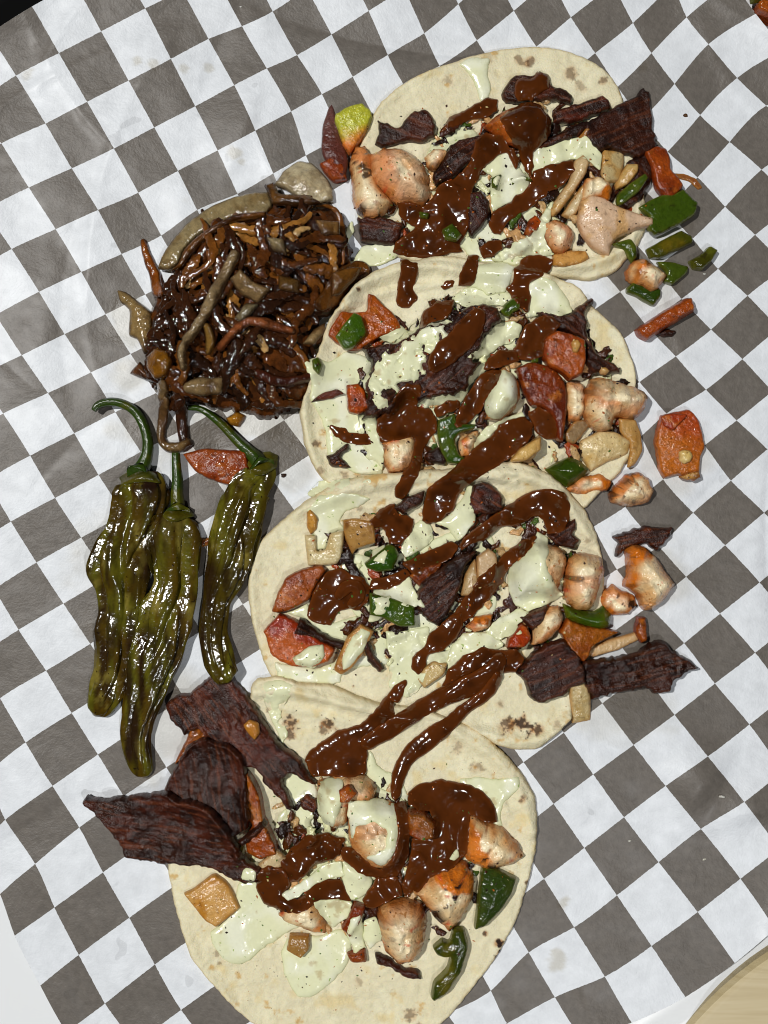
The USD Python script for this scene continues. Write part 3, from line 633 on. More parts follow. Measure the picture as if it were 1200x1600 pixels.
shrimp('A', '375,560 410,552 450,530 530,530 590,555 640,610 665,680 665,760 640,800 560,790 520,800 490,770 430,720 385,670', 'largest plump pink shrimp at left of the topmost taco', t=0.0125, orange=.28, char=.3, body=(230, 186, 154))
shrimp('A', '640,580 680,545 720,540 750,560 720,610 690,650 660,640', 'small pinkish shrimp tip right beside the largest pink shrimp', t=0.006, orange=.4)
beef('A', '680,690 690,650 740,590 760,530 830,500 900,490 930,470 900,560 870,600 800,650 790,680 740,700 690,720', 'charred beef chunk right of the largest pink shrimp', -35, .3, amp=0.0005)
beef('A', '330,880 420,880 500,890 540,900 520,950 480,1000 420,990 340,980', 'dark beef bit under the largest shrimp near the onion heap', 10, .3)
beef('A', '850,760 900,750 940,790 940,850 900,920 860,960 840,900', 'blackened beef nugget in the crema at the middle of the topmost taco', 60, .2)
tomato('B', '20,440 100,370 150,350 230,330 300,350 335,410 330,470 280,530 210,550 130,520 60,470', 'round tomato slice coated in brown sauce near the top', t=0.004, dome=0.0035, r=.004, perc=75)
shrimp('B', '500,690 550,680 600,700 625,740 610,780 540,775 490,810 460,790 480,740', 'bright orange shrimp bit behind the pale pointed onion', t=0.006, orange=1., char=.2)
onion('B', '390,850 430,790 480,720 500,700 480,790 450,850 420,870', 'narrow browned onion sliver beside the orange shrimp bit, upper right', brown=.8)
onion('B', '690,620 740,625 735,660 690,715 640,735 635,700', 'small translucent onion chip beside a thin green pepper strip', a=(190, 160, 100))
onion('B', '580,550 680,550 683,600 660,690 610,700 590,715 570,680', 'squarish pale onion piece below the big dark beef slab', a=(196, 172, 122), ang=90)
pepper('B', '640,790 650,760 700,715 770,670 780,690 740,750 670,805 645,810', 'thin green pepper strip between onion chip and dark beef', t=.002)
pepper('B', '740,830 800,790 850,770 900,770 950,740 1000,790 1020,800 1010,850 950,890 850,940 815,950 790,930 780,890 800,870', 'flat wide green pepper piece overhanging the paper under the tomato strip', a=(48, 77, 14), k=.2, t=.0032, perc=85, lift=.002, dome=0)
tomato('B', '770,570 820,540 870,550 885,590 890,650 950,720 940,740 880,800 850,770 820,740 800,640', 'long red tomato strip hanging off the right of topmost taco', a=(156, 64, 22), perc=85, t=.004)
onion('B', '905,665 960,668 1012,688 1042,728 1025,735 985,697 920,682', 'thin brown thread of onion skin sticking out past the tomato strip', t=.0009, dome=0, a=(130, 70, 40), b=(110, 60, 34))
onion('B', '470,800 520,770 570,780 650,820 740,850 815,870 818,900 740,915 680,940 640,960 615,1000 610,1045 570,1030 520,1000 480,950 455,900', 'pale pink pointed onion wedge, largest at the right of topmost taco', t=.003, a=(222, 186, 152), b=(214, 168, 112), brown=.5, perc=80, dome=.004, relief=.0001)
onion('B', '330,830 360,780 420,700 440,610 480,585 505,620 490,670 430,760 370,840 340,860', 'long pale onion strip lying on crema right of the sauce', a=(206, 176, 130), ang=-60, dome=.002, perc=80)
shrimp('B', '300,900 350,870 420,890 455,940 440,990 400,1030 350,1020 320,970', 'little pink shrimp nub at the lower right of topmost taco', t=.007, orange=.3, char=.35, body=(226, 170, 138))
onion('B', '345,1040 420,1020 500,1025 512,1055 470,1085 390,1100 345,1090', 'amber onion piece on the lower right edge of topmost tortilla', a=(206, 150, 80), b=(190, 130, 58), t=.003)
onion('B', '410,600 430,560 470,490 500,455 508,465 470,540 440,600', 'thin browned onion thread lying in the crema below the beef slab', t=.0014, a=(150, 96, 44), b=(120, 70, 30))
tomato('B', '210,940 230,880 260,860 285,890 270,930 230,960', 'tiny bright red tomato cube in the crema of topmost taco', a=(176, 68, 18), t=.003)
pepper('B', '50,690 80,675 100,670 80,740 55,730', 'small green pepper bit half sunk in crema, topmost taco', t=.0035, perc=80)
pepper('B', '140,690 200,680 240,700 190,705 150,720', 'thin green pepper sliver in crema in the middle of topmost taco', t=.003, perc=80)
crema(cr1, 'B', '0,640 60,600 120,550 150,560 180,640 230,690 230,740 150,790 60,840 50,720 60,670', t=.0013)
crema(cr1, 'B', '230,545 330,540 400,500 500,480 570,570 560,640 510,600 430,590 370,610 290,640 245,660', t=.0012)
crema(cr1, 'B', '130,1000 220,960 300,850 335,800 330,870 300,960 345,1040 290,1050 200,1050 90,1080 60,1060', t=.0014, holes=.002)
crema(cr1, 'A', '265,1090 280,980 310,930 300,890 270,930 255,1000')
brown(br1, 'A', '715,465 770,390 830,370 930,310 985,315 980,370 930,400 870,400 810,430 760,440')
brown(br1, 'B', '170,230 190,210 250,220 270,185 320,205 325,255 290,270 230,330 190,330 160,290', t=.003)
brown(br1, 'B', '95,400 200,335 290,345 335,420 320,490 270,540 240,560 250,620 240,680 215,650 200,600 180,560 150,510', t=.0026)
brown(br1, 'A', '880,500 940,470 1000,470 1050,540 1080,600 1070,640 1030,560 990,570 950,610 900,650 895,690 860,740 850,790 840,850 850,900 830,950 800,1000 820,1030 780,1030 680,1060 560,1050 495,1030 510,980 560,950 610,910 560,890 520,850 515,790 560,790 640,810 680,780 700,720 780,690 850,620 870,560', t=.0026)
brown(br1, 'B', '60,850 150,790 230,720 260,650 330,620 440,610 440,650 400,710 330,740 300,770 280,790 180,850 130,890 95,950 60,940 45,900')
brown(br1, 'B', '0,1010 40,980 100,975 110,1010 60,1050 20,1060')
pepper('A', '725,930 770,900 812,950 790,978 740,970', 'tiny green pepper dice lying on brown sauce in the topmost taco', t=.003, perc=85)
pepper('A', '618,840 660,850 652,872 622,867', 'tiniest green pepper dice on brown sauce beside the largest shrimp', t=.0022, perc=85)
# on the paper at the right
pepper('B', '620,1000 700,975 730,1010 735,1050 715,1080 680,1030', 'green pepper chip tucked under the topmost tortilla at its right edge', t=.002)
pepper('B', '780,1020 850,980 940,935 990,960 995,985 920,1020 840,1060 800,1060', 'olive green pepper stick on paper, longest right of topmost taco', a=(58, 70, 12), b=(108, 102, 24), t=.004, dome=.0015)
pepper('B', '980,1075 1030,1050 1075,1005 1112,1025 1085,1070 1040,1115 1000,1110', 'small dark green pepper chip farthest right, alone on the paper', a=(54, 63, 9), t=.0035, dome=.0012)
pepper('B', '830,1080 900,1080 975,1100 970,1130 900,1185 860,1170 880,1130', 'green pepper piece on paper partly under the orange shrimp chunk', a=(54, 80, 18), k=.2, t=.0028)
pepper('B', '690,1200 720,1175 790,1200 845,1210 845,1240 810,1280 770,1260 740,1240 690,1220', 'shiny dark green pepper chip on paper just below the orange shrimp chunk', a=(36, 63, 11), k=.3, char=.9)
shrimp('B', '700,1110 730,1060 770,1050 830,1080 885,1130 870,1165 820,1210 760,1180 700,1150', 'blocky orange shrimp chunk on paper among green pepper bits', t=.009, orange=.85, char=.5, perc=60)
beef('E', '825,205 880,195 915,205 900,222 850,225', 'dark beef crumb on paper under the red tomato stick', 0, .2, t=.002)
tomato('E', '730,195 860,110 960,50 990,48 1005,90 1000,110 900,170 780,242 745,225', 'straight red tomato stick lying alone on the paper', a=(154, 64, 24), b=(136, 48, 18), t=.0055, dome=.001, r=.0016)
tomato('P', '1189,-40 1240,-60 1260,20 1215,42 1178,20', 'blurred red tomato at the extreme upper right corner', t=.008)
pepper('P', '1165,-30 1195,-40 1192,8 1170,10', 'dark green pepper bit at the extreme upper right corner', t=.006)

# ================================================================= the heap of caramelized onion
heap = F('243,455 275,425 300,370 345,345 400,318 450,308 490,315 530,325 548,380 555,420 520,470 505,492 480,520 490,560 497,595 470,625 425,652 370,645 320,632 270,622 250,610 232,570 228,520')
s = nxt()
tag(lay('caramelized_onion', heap, 'caramelized', tint_caramel((84, 44, 14), (40, 20, 7)), 0.010, r=0.024, h=0.0007, mode='drape', soft=.003, rough=.004, ragged=.002, seed=s), 'dark glossy mass of caramelized onion at the bottom of the heap', 'onion', kind='stuff')
def pile():
    rng = np.random.default_rng(42)
    hp = good(Polygon(ground(heap))).buffer(-0.004)
    V, Fc, T, n = [], [], [], 0
    x0, y0, x1, y1 = hp.bounds
    k = 0
    while k < 150:
        c = np.array([rng.uniform(x0, x1), rng.uniform(y0, y1)])
        if not hp.contains(Point(*c)): continue
        k += 1
        L = rng.uniform(0.014, 0.036); a0 = rng.normal(2.2, 0.9); cv = rng.normal(0, 45)
        m = 26; u = np.linspace(-.5, .5, m) * L; a = a0 + cv * u + 0.35 * np.sin(u * 300 + k)
        xy = c + np.cumsum(np.column_stack([np.cos(a), np.sin(a)]) * (L / m), 0) - 0.5 * L * np.array([math.cos(a0), math.sin(a0)])
        xy = np.clip(xy, [x0, y0], [x1, y1])
        z = hm(xy); z = gaussian_filter(z, 4.0) + rng.uniform(-0.0006, 0.0022)
        w = rng.uniform(0.0009, 0.0030); rad = w * (0.12 + 0.88 * np.sin(np.linspace(0.06, 3.08, m)) ** 0.6) * (1 + 0.15 * np.sin(np.arange(m) * 2.1))
        fl = rng.uniform(0.25, 0.6)
        ph = rng.uniform(0, 6)
        v, f = tube(np.column_stack([xy, z]), rad, 12, fl, lambda s_, an: 1 + 0.22 * np.sin(2 * an + 9 * s_ + ph) + 0.12 * np.sin(5 * an + 23 * s_), k)
        base = [C(52, 26, 9), C(74, 38, 10), C(104, 60, 18), C(138, 92, 38), C(38, 19, 7), C(160, 126, 78)][rng.choice(6, p=[.34, .26, .16, .06, .14, .04])]
        shade = 0.75 + 0.5 * meshkit.noise(v / 0.003, k)
        V.append(v); Fc.append(f + n); T.append(base[None] * shade[:, None]); n += len(v)
        stamp(v)
    return np.vstack(V), np.vstack(Fc), np.vstack(T)
v, f, c = pile()
tag(put('onion_strands', v, f, 'caramelized', np.clip(c, 0, 1)), 'tangle of dark sticky onion strands covering the heap', 'onion', kind='stuff')
CAR = dict(mat_='caramelized')
def strip(reg, pts, widths, label, a, b, t=.003, perc=75, ang=0, k=.7, relief=.0003, mode='drape', lift=0.0004):
    s = nxt()
    return tag(lay('onion_strip', strand_poly(px(reg, pts), widths), 'translucent_onion', tint_caramel(np.array(a) * 1.18, np.array(b) * 1.15, k), t * .72, r=.0016, h=.00055, rough=.0005, ragged=.0003, relief=grooves(ang, relief, .0014, s), seed=s, mode=mode, soft=.0028, smooth_n=1, perc=perc, lift=lift), label, 'onion')
def flap(reg, pts, label, a, b, t=.0020, k=.8, perc=70, ang=0, relief=.0002, mode='rigid', dome=.0016, lift=0.0):
    s = nxt()
    return tag(lay('onion_piece', px(reg, pts), 'translucent_onion', tint_caramel(np.array(a) * 1.15, np.array(b) * 1.12, k), t * .85, r=.0016, h=.0006, rough=.0006, ragged=.0003, relief=grooves(ang, relief, .0018, s), seed=s, perc=perc, mode=mode, soft=.003, dome=dome, lift=lift), label, 'onion')
strip('C', '160,440 180,520 215,590 228,680', [6, 12, 15, 14], 'thin orange brown onion strand poking out at the upper left of the heap', (150, 84, 24), (96, 44, 10))
flap('C', '235,570 250,510 300,430 380,340 470,280 560,245 680,215 750,220 770,290 740,335 600,335 500,375 400,435 350,485 330,550 290,577', 'long pale curved onion ring lying along the upper edge of the heap', (158, 140, 100), (120, 92, 48), t=.0028, k=.6, ang=-25, dome=.0004, relief=.00025)
flap('C', '288,575 325,540 348,482 400,432 500,372 600,332 745,332 745,352 600,358 505,402 425,455 375,505 340,560', 'glossy brown inner rim of the long pale onion ring', (110, 66, 20), (60, 30, 8), t=.0032, dome=0)
flap('C', '780,180 820,110 890,60 950,70 1010,130 1050,200 1050,250 980,270 900,250 830,200', 'pale white onion petal at the top of the heap beside the topmost taco', (196, 182, 148), (120, 92, 48), k=.5, ang=70, dome=.003)
flap('C', '735,190 775,180 800,240 940,250 1000,290 880,300 780,290', 'charred brown edge of onion under the pale white petal', (110, 74, 34), (36, 18, 8))
flap('C', '35,665 80,680 150,740 200,780 205,850 190,900 200,960 170,970 140,900 95,880 100,760 50,720', 'ragged tan onion flap with burnt tip sticking out left of the heap', (150, 124, 78), (70, 36, 14), ang=50)
flap('C', '190,990 230,950 290,970 310,1020 280,1080 230,1090 190,1040', 'round amber onion disc at the lower left of the heap', (140, 92, 22), (96, 58, 14), dome=.003)
flap('C', '100,1060 150,1010 190,1060 240,1110 180,1090', 'small pointed brown onion corner on paper below the amber disc', (100, 62, 34), (52, 26, 12), t=.0018)
strip('C', '1180,580 1120,600 1080,640 1050,700 990,740', [30, 34, 36, 30, 16], 'wide amber onion strip bridging the heap and the second taco', (110, 66, 20), (58, 28, 8))
flap('C', '1050,600 1120,570 1185,565 1150,620 1080,690 1045,700', 'flat amber onion piece at the right end of the heap', (118, 76, 26), (70, 36, 12))
flap('C', '970,350 1080,350 1080,410 1000,420', 'small golden onion square near the top right of the heap', (146, 108, 58), (100, 64, 24))
flap('C', '590,800 640,730 700,740 660,790 620,820', 'grey translucent onion chip in the center of the heap', (142, 130, 100), (108, 88, 54))
flap('C', '570,620 620,580 680,640 760,670 700,730 620,690', 'angular tan onion piece beside the long ridged strip', (138, 112, 74), (84, 58, 30))
flap('C', '800,600 890,620 890,680 800,670', 'dull yellow onion square right of center in the heap', (106, 76, 34), (66, 40, 14))
flap('C', '740,420 820,430 830,500 770,480', 'small pale onion fleck in the upper right of the heap', (150, 132, 96), (90, 64, 32))
flap('C', '340,1110 420,1080 540,1080 530,1150 440,1165 350,1150', 'pale translucent onion piece at the bottom of the heap', (140, 116, 78), (84, 56, 24))
flap('C', '910,920 960,850 1010,820 1020,850 960,920', 'narrow pale onion wedge touching the second taco', (164, 136, 92), (104, 70, 34), ang=60)
flap('C', '550,1270 600,1240 640,1260 610,1310 570,1300', 'yellow onion lump on the paper at the foot of the heap', (176, 120, 34), (130, 80, 20))
strip('C', '590,500 550,580 500,680 450,780 400,860 350,920 335,970 348,1030', [13, 15, 15, 14, 13, 12, 11, 9], 'long grey ridged onion strip crossing the heap diagonally', (150, 128, 92), (92, 66, 38), t=.004, ang=62, relief=.0006, k=.5)
strip('C', '520,940 580,860 650,810 720,820 800,845 860,860', [10, 12, 12, 12, 12, 9], 'arched reddish brown onion strip in the middle of the heap', (146, 84, 46), (84, 40, 20), t=.0034)
strip('C', '700,1060 780,1100 880,1100 970,1060', [14, 15, 14, 8], 'dark red brown onion strip at the lower right of the heap', (76, 34, 16), (40, 18, 8))
strip('C', '460,840 480,900 470,960', [9, 11, 9], 'short amber onion strip just right of the long ridged strip', (138, 104, 48), (92, 58, 22))
strip('C', '330,1200 342,1290 355,1390', [14, 17, 14], 'dark brown onion strand hanging down inside the loop below the heap', (66, 36, 18), (34, 18, 9))
strip('C', '250,1110 262,1190 250,1280 240,1350 262,1405 320,1412 372,1385', [12, 13, 12, 12, 13, 14, 12], 'looped tan onion strand hanging below the heap between the pepper stems', (126, 100, 62), (78, 46, 20))

# ================================================================= TACO 2
tortilla(F('472,633 470,647 477,697 493,733 510,753 560,775 640,790 740,800 850,800 915,793 933,772 967,740 983,710 990,650 993,593 987,563 972,523 950,500 923,478 905,450 880,440 850,428 803,415 750,410 717,403 683,400 657,406 623,412 590,423 560,443 530,480 515,505 502,540 485,590'),
         'flour tortilla of the second taco from the top, wrinkled upper rim under drips', [(497, 695, 10, .6), (560, 458, 4, .8), (500, 735, 8, .4), (540, 742, 7, .4), (920, 480, 10, .35)],
         wr=grooves(75, .0004, .006, 3), folds=[('545,470 590,438 640,425 700,428 790,438 850,440', .0030, .0026), ('520,500 570,470 640,455 720,450', .0012, .0016), ('478,620 482,690 505,740', .0016, .002), ('985,575 988,640 975,715', .0014, .002)])
cr2 = thing('crema_sauce', 'pale green herb crema over the second taco from the top', 'sauce')
br2 = thing('brown_sauce', 'glossy brown sauce in wide streaks over the second taco from the top', 'sauce')
crema(cr2, 'D', '80,560 120,540 200,560 270,510 330,520 400,560 380,600 360,660 390,700 400,770 420,830 440,900 450,1000 440,1080 350,1085 240,1040 190,1000 180,880 150,800 110,740 110,640 90,600')
crema(cr2, 'P', '680,530 745,500 800,490 830,520 840,560 800,600 760,660 720,690 660,690 640,640 650,580')
filling('560,540 640,500 700,470 800,470 900,495 955,560 970,640 960,700 880,730 780,740 640,740 570,700 560,620', 260, 'finely chopped meat and onion under the larger pieces of the second taco', 32)
tomato('D', '190,430 200,400 250,320 310,330 375,325 378,240 405,245 430,280 480,320 520,370 530,400 480,420 430,440 380,470 340,500 290,500 230,470', 'broad orange red tomato flap at the upper left of the second taco', a=(164, 72, 21), b=(140, 54, 16), char=.15, t=.003, mode='drape')
crema(cr2, 'D', '430,440 470,410 520,380 560,410 540,440 480,470', t=.001)
pepper('D', '225,440 260,390 310,330 345,345 370,420 350,440 300,490 265,500', 'bright green pepper square on the broad tomato flap', a=(48, 87, 14), b=(74, 104, 18), char=.2, perc=85)
pepper('D', '115,550 140,535 160,570 145,615 120,590', 'small dark green pepper bit between onion heap and second taco', t=.002)
tomato('D', '275,670 330,660 360,690 370,740 400,770 330,805 280,790', 'small orange tomato cube in crema at left of the second taco', a=(176, 68, 14), t=.004, perc=80)
beef('D', '350,500 440,480 540,460 620,400 760,380 830,300 920,290 980,310 1000,360 920,440 860,560 900,560 850,640 820,700 700,720 620,740 560,700 480,800 400,820 340,830 380,760 360,650 400,580', 'large purplish shredded beef heap under crema in the second taco', -38, .25, t=.007, amp=.0007, pitch=.0015, rough=.0016, ragged=.0016)
beef('E', '260,120 300,105 400,130 430,120 450,90 520,55 525,75 480,110 510,180 500,210 525,260 540,310 600,350 660,370 655,400 600,405 520,400 490,340 490,250 440,220 360,200 310,150', 'crusty black beef shreds along the right edge of the second taco', 40, .35, t=.004, ragged=.0018, amp=.0007, rough=.0012)
beef('D', '185,1000 230,970 280,945 285,960 240,1010 290,1050 200,1050', 'small dark beef fleck in crema at lower left of second taco', -30, .2)
beef('D', '640,990 700,960 740,1000 730,1035 650,1020', 'black beef bit beside a green pepper at bottom of second taco', -10, .1)
beef('D', '110,745 160,705 230,688 258,705 200,725', 'thin reddish beef thread on crema at the left of second taco', -15, .9, t=.0016, ragged=.0004)
tomato('E', '170,380 230,350 290,360 350,390 390,430 405,500 400,600 385,720 360,710 350,620 300,560 240,550 210,500 190,430', 'large dark red tomato slice at the right of the second taco', a=(118, 44, 16), b=(94, 30, 11), char=.7, t=.005, perc=80)
tomato('E', '295,320 310,230 360,200 420,215 490,245 495,330 480,400 420,430 380,390 330,370', 'red tomato chunk holding a pale seed at right of second taco', a=(158, 68, 24), t=.006, perc=85)
onion('E', '430,255 455,245 470,265 455,300 435,300', 'yellow tomato seed stuck on the red chunk of the second taco', t=.0012, dome=.0006, a=(200, 150, 80))
onion('E', '560,380 585,372 605,388 590,405 568,402', 'tiny pale onion crumb on the crusty beef of the second taco', t=.0015)
shrimp('D', '440,930 520,900 590,900 600,960 580,1060 480,1080 445,1020', 'shrimp with an orange edge at the bottom left of the second taco', t=.008, orange=.5)
pepper('D', '705,830 780,800 790,850 880,850 870,870 800,890 780,920 800,990 830,1010 800,1035 750,1030 720,980 700,900', 'crooked dark green pepper piece at the lower middle of second taco', a=(36, 70, 12), k=.3, char=.2, perc=75, t=.004)
shrimp('D', '930,690 1010,580 1060,600 1090,650 1100,720 1060,780 1000,830 930,820', 'shrimp under a blob of crema in the middle of second taco', t=.010, orange=.6)
shrimp('D', '800,930 850,890 890,880 880,950 860,1000 810,1000', 'small golden shrimp bit beside the crooked green pepper', t=.007, orange=.7)
onion('D', '1040,1000 1100,960 1180,900 1190,950 1150,1010 1060,1030', 'golden edged onion piece under the widest brown streak of second taco', t=.004)
onion('E', '140,810 180,760 260,710 285,700 280,760 210,810 150,815', 'curved golden onion at the lower middle of the second taco', t=.004, a=(210, 170, 100))
shrimp('E', '405,450 440,430 490,450 500,500 490,580 470,620 420,620 400,560', 'pale shrimp segment tucked between tomato and the orange banded shrimp', t=.008, orange=.2, char=.4)
onion('E', '400,680 450,620 510,615 520,640 470,700 440,730 405,715', 'greyish onion chip below the pale shrimp segment', a=(150, 124, 90), b=(120, 92, 58))
onion('E', '470,720 560,670 640,680 700,720 690,780 600,810 520,860 480,800 460,760', 'wide translucent onion petal at the lower right of second taco', a=(214, 188, 134), b=(204, 164, 96), dome=.003, brown=.4)
onion('E', '640,620 720,620 745,680 760,760 720,830 690,840 700,780 690,720 650,680', 'amber onion tail hanging over the paper right of second taco', a=(192, 148, 86), b=(172, 122, 56), perc=85)
shrimp('E', '500,480 520,430 560,410 640,430 720,460 780,480 795,520 770,580 740,610 700,615 640,600 620,660 560,675 520,640 490,590', 'big orange banded shrimp at the right rim of the second taco', t=.011, orange=.7, char=.6, ang=0, perc=65)
pepper('E', '310,850 360,820 410,795 450,800 510,850 480,890 410,935 360,900', 'plump glossy green pepper piece between the second and third tacos', a=(40, 68, 9), k=.35, char=.15, dome=.004, r=.003, perc=70)
shrimp('E', '410,940 480,890 560,870 620,910 600,945 500,960 430,960', 'flat orange shrimp tail under the plump green pepper', t=.003, orange=1., char=.5, body=(214, 140, 80))
shrimp('E', '610,970 640,930 700,870 750,862 800,890 800,920 825,950 800,1000 740,1020 680,1020 620,1000', 'single shrimp curl alone on paper below the seeded tomato', t=.010, orange=.7, char=.8)
tp = thing('tomato_piece', 'flat orange tomato slice with one seed alone on paper at right', 'tomato')
s = nxt()
lay('flesh', px('E', '850,600 900,585 975,572 1000,590 1020,620 1045,700 1050,750 1030,800 1025,890 1000,900 940,880 930,870 865,890 840,850 835,790 820,720 835,650'), 'tomato', tint_grad((172, 94, 28), (160, 66, 24), (0.1, 1), .62, .25), .0036, r=.0013, h=.0006, rough=.0008, ragged=.0003, seed=s, parent=str(tp.GetPath()), dome=.001)
lay('skin_fold', px('E', '852,602 900,588 968,598 940,625 905,665 890,660 862,640'), 'tomato', tint_tomato((164, 58, 34), (146, 44, 26), .2), .0012, r=.0008, h=.0006, seed=s + 1, parent=str(tp.GetPath()), perc=70)
lay('seed', px('E', '937,770 955,760 985,765 996,788 985,812 960,822 940,808'), 'onion', tint_onion((226, 196, 128), (214, 178, 100), .1), .0022, r=.0018, h=.0005, seed=s + 2, parent=str(tp.GetPath()), perc=70, smooth_n=3)
lay('browned_end', px('E', '935,885 960,870 1000,870 1020,860 1028,890 1000,898 960,900 945,892'), 'tomato', tint_tomato((186, 130, 84), (130, 74, 40), .9), .0022, r=.0010, h=.0005, rough=.0006, ragged=.0008, seed=s + 3, parent=str(tp.GetPath()))
SEED[0] += 4
crema(cr2, 'D', '350,640 430,540 520,450 620,360 700,350 770,370 760,430 700,500 660,560 650,600 560,660 490,720 450,800 400,740 360,690', t=.0011, holes=.0030, ragged=.0015)
crema(cr2, 'D', '840,540 900,470 980,380 1060,360 1095,390 1080,440 1000,480 930,520 870,550', t=.0014, holes=.0012)
crema(cr2, 'D', '330,810 400,800 440,860 450,960 440,1060 360,1000 350,900', t=.001, holes=.003)
crema(cr2, 'D', '770,260 820,220 900,190 1000,220 1060,250 1050,280 950,290 900,290 830,300', t=.0012, holes=.0012)
crema(cr2, 'B', '225,1190 290,1150 340,1160 410,1250 430,1310 380,1330 300,1310 230,1340 215,1300', t=.002)
crema(cr2, 'B', '0,1090 100,1080 160,1100 130,1190 110,1220 40,1230 0,1200 -60,1190 -60,1110', t=.0014)
crema(cr2, 'D', '920,770 960,650 1010,590 1060,620 1080,700 1060,760 1000,820 940,820', t=.0022)
crema(cr2, 'D', '620,730 720,690 830,690 860,600 920,560 930,590 860,660 820,740 700,770 640,770', t=.001, holes=.0025)
crema(cr2, 'D', '870,990 880,930 920,870 1000,830 1100,790 1110,810 1000,850 950,900 910,960')
pepper('D', '1000,320 1030,270 1070,260 1080,300 1030,340', 'leafy green herb shred near the upper middle of the second taco', t=.0018, name='herb_sprig', cat='herb', ragged=.001)
pepper('E', '245,320 282,310 278,345 250,347', 'small green pepper fleck in brown sauce left of red tomato chunk', t=.003, perc=85)
brown(br2, 'D', '620,390 630,330 700,270 780,265 770,310 740,350 660,370 620,410')
brown(br2, 'D', '655,560 700,470 780,400 830,340 870,300 920,310 925,370 900,440 830,510 750,580 690,600 660,590', t=.0032)
brown(br2, 'D', '485,760 520,690 560,660 620,670 620,720 590,770 670,780 695,830 690,880 640,950 620,1050 590,1120 560,1170 530,1195 505,1180 520,1120 560,1070 590,1000 600,910 560,910 440,935 415,880 420,830 450,810')
brown(br2, 'D', '690,780 740,740 800,740 810,770 740,800 700,815')
brown(br2, 'D', '780,850 800,790 850,700 900,620 960,590 1000,600 980,660 930,720 900,790 830,850 790,865')
brown(br2, 'E', '160,290 210,180 280,130 340,130 380,170 350,200 310,230 300,310 240,340 180,330', t=.003)
brown(br2, 'E', '30,340 100,290 170,300 180,340 100,370 20,380')
brown(br2, 'E', '230,590 280,550 340,590 370,640 360,710 310,710 260,670')
brown(br2, 'D', '200,860 260,870 300,890 380,900 390,940 330,945 270,930 210,890', t=.0012, ragged=.0012)
brown(br1, 'D', '525,80 610,90 605,150 585,205 605,260 570,300 530,300 505,270 515,210 530,150')
brown(br1, 'D', '890,60 890,120 870,195 800,200 812,130 850,60')
brown(br1, 'B', '160,1110 220,1050 300,1045 345,1070 330,1110 290,1140 240,1170 220,1200 240,1240 225,1310 190,1290 150,1240 125,1210 160,1160')
brown(br1, 'D', '715,200 745,178 775,180 772,205 730,216', t=.0012)

# ================================================================= TACO 3
tortilla(F('390,900 388,927 397,983 413,1033 427,1060 480,1090 560,1110 640,1120 721,1128 745,1143 777,1164 805,1171 840,1170 868,1147 892,1122 893,1084 915,1040 935,990 944,930 941,874 929,828 910,793 885,765 854,739 819,725 777,722 740,727 700,734 670,735 620,740 577,743 537,750 503,767 460,797 427,827 403,850 395,873'),
         'flour tortilla of the third taco from the top, bare and pale on its left side', [(815, 1133, 20, .9), (790, 1130, 16, .7), (838, 1138, 12, .8), (560, 790, 12, .35), (780, 1100, 8, .4), (870, 1130, 10, .3), (915, 845, 9, .3), (552, 1071, 4, .9)],
         wr=grooves(80, .0003, .007, 5), folds=[('470,800 540,765 620,750 700,748 780,738 835,748 880,785 912,840', .0032, .0028), ('640,770 740,745 800,755', .0014, .0014), ('735,1135 790,1152 845,1150 885,1118', .0022, .0024), ('405,870 396,920 405,985', .0010, .002)])
cr3 = thing('crema_sauce', 'pale green herb crema over the third taco from the top', 'sauce')
br3 = thing('brown_sauce', 'glossy brown sauce in curls and streaks over the third taco from the top', 'sauce')
crema(cr3, 'G', '330,290 380,230 450,220 560,215 620,240 560,280 500,300 480,340 500,380 440,400 420,470 370,480 370,400 340,350', t=.0012)
crema(cr3, 'G', '240,150 330,200 300,260 380,160 500,150 620,140 640,165 560,190 450,200 350,225', t=.0007, holes=.002)
crema(cr3, 'G', '235,770 330,730 350,790 440,830 560,790 580,820 520,900 470,920 400,870 330,800')
crema(cr3, 'G', '185,1010 270,1020 380,1040 480,1000 560,900 640,850 720,860 700,960 720,1010 600,1020 500,1040 480,1100 380,1110 250,1095 190,1070', t=.0015)
crema(cr3, 'G', '480,520 560,500 650,520 800,480 1000,400 1100,340 1200,420 1250,600 1200,780 1100,900 1000,960 900,900 800,860 650,840 560,780 500,700', t=.0012)
filling('520,840 600,800 700,765 800,785 880,820 920,880 920,960 880,1010 780,1030 680,1045 600,1035 540,990 500,940', 260, 'finely chopped meat and onion under the larger pieces of the third taco', 33)
onion('G', '320,410 370,410 370,490 420,480 440,400 500,390 490,510 470,540 400,550 335,550', 'pale U shaped onion piece at the left of the third taco', a=(208, 190, 142), b=(198, 172, 118), ang=90, brown=.25, t=.003)
onion('G', '330,370 332,300 345,288 378,330 372,380 345,402', 'small amber onion splinter with burnt tip above the U shaped onion', a=(196, 140, 62), b=(150, 92, 34), t=.002)
tomato('G', '165,765 190,690 230,610 300,570 400,550 415,570 370,640 340,710 260,755 190,770', 'upper of two red tomato pieces at the left of the third taco', a=(156, 72, 32), b=(132, 52, 23), t=.0045)
tomato('G', '125,860 200,780 270,800 300,830 390,900 460,940 430,1000 350,1025 250,1020 160,970 140,880', 'lower tomato wedge with dark skin at the left of the third taco', t=.0055, tint=tint_grad((176, 84, 28), (140, 44, 14), (0.3, 1), .62, .12))
beef('G', '270,870 300,795 370,845 440,890 520,915 490,940 400,912 330,880', 'black beef strip lying across the lower tomato wedge', 25, .15, t=.003)
crema(cr3, 'G', '265,990 330,940 400,925 410,980 360,1030 280,1020', t=.002)
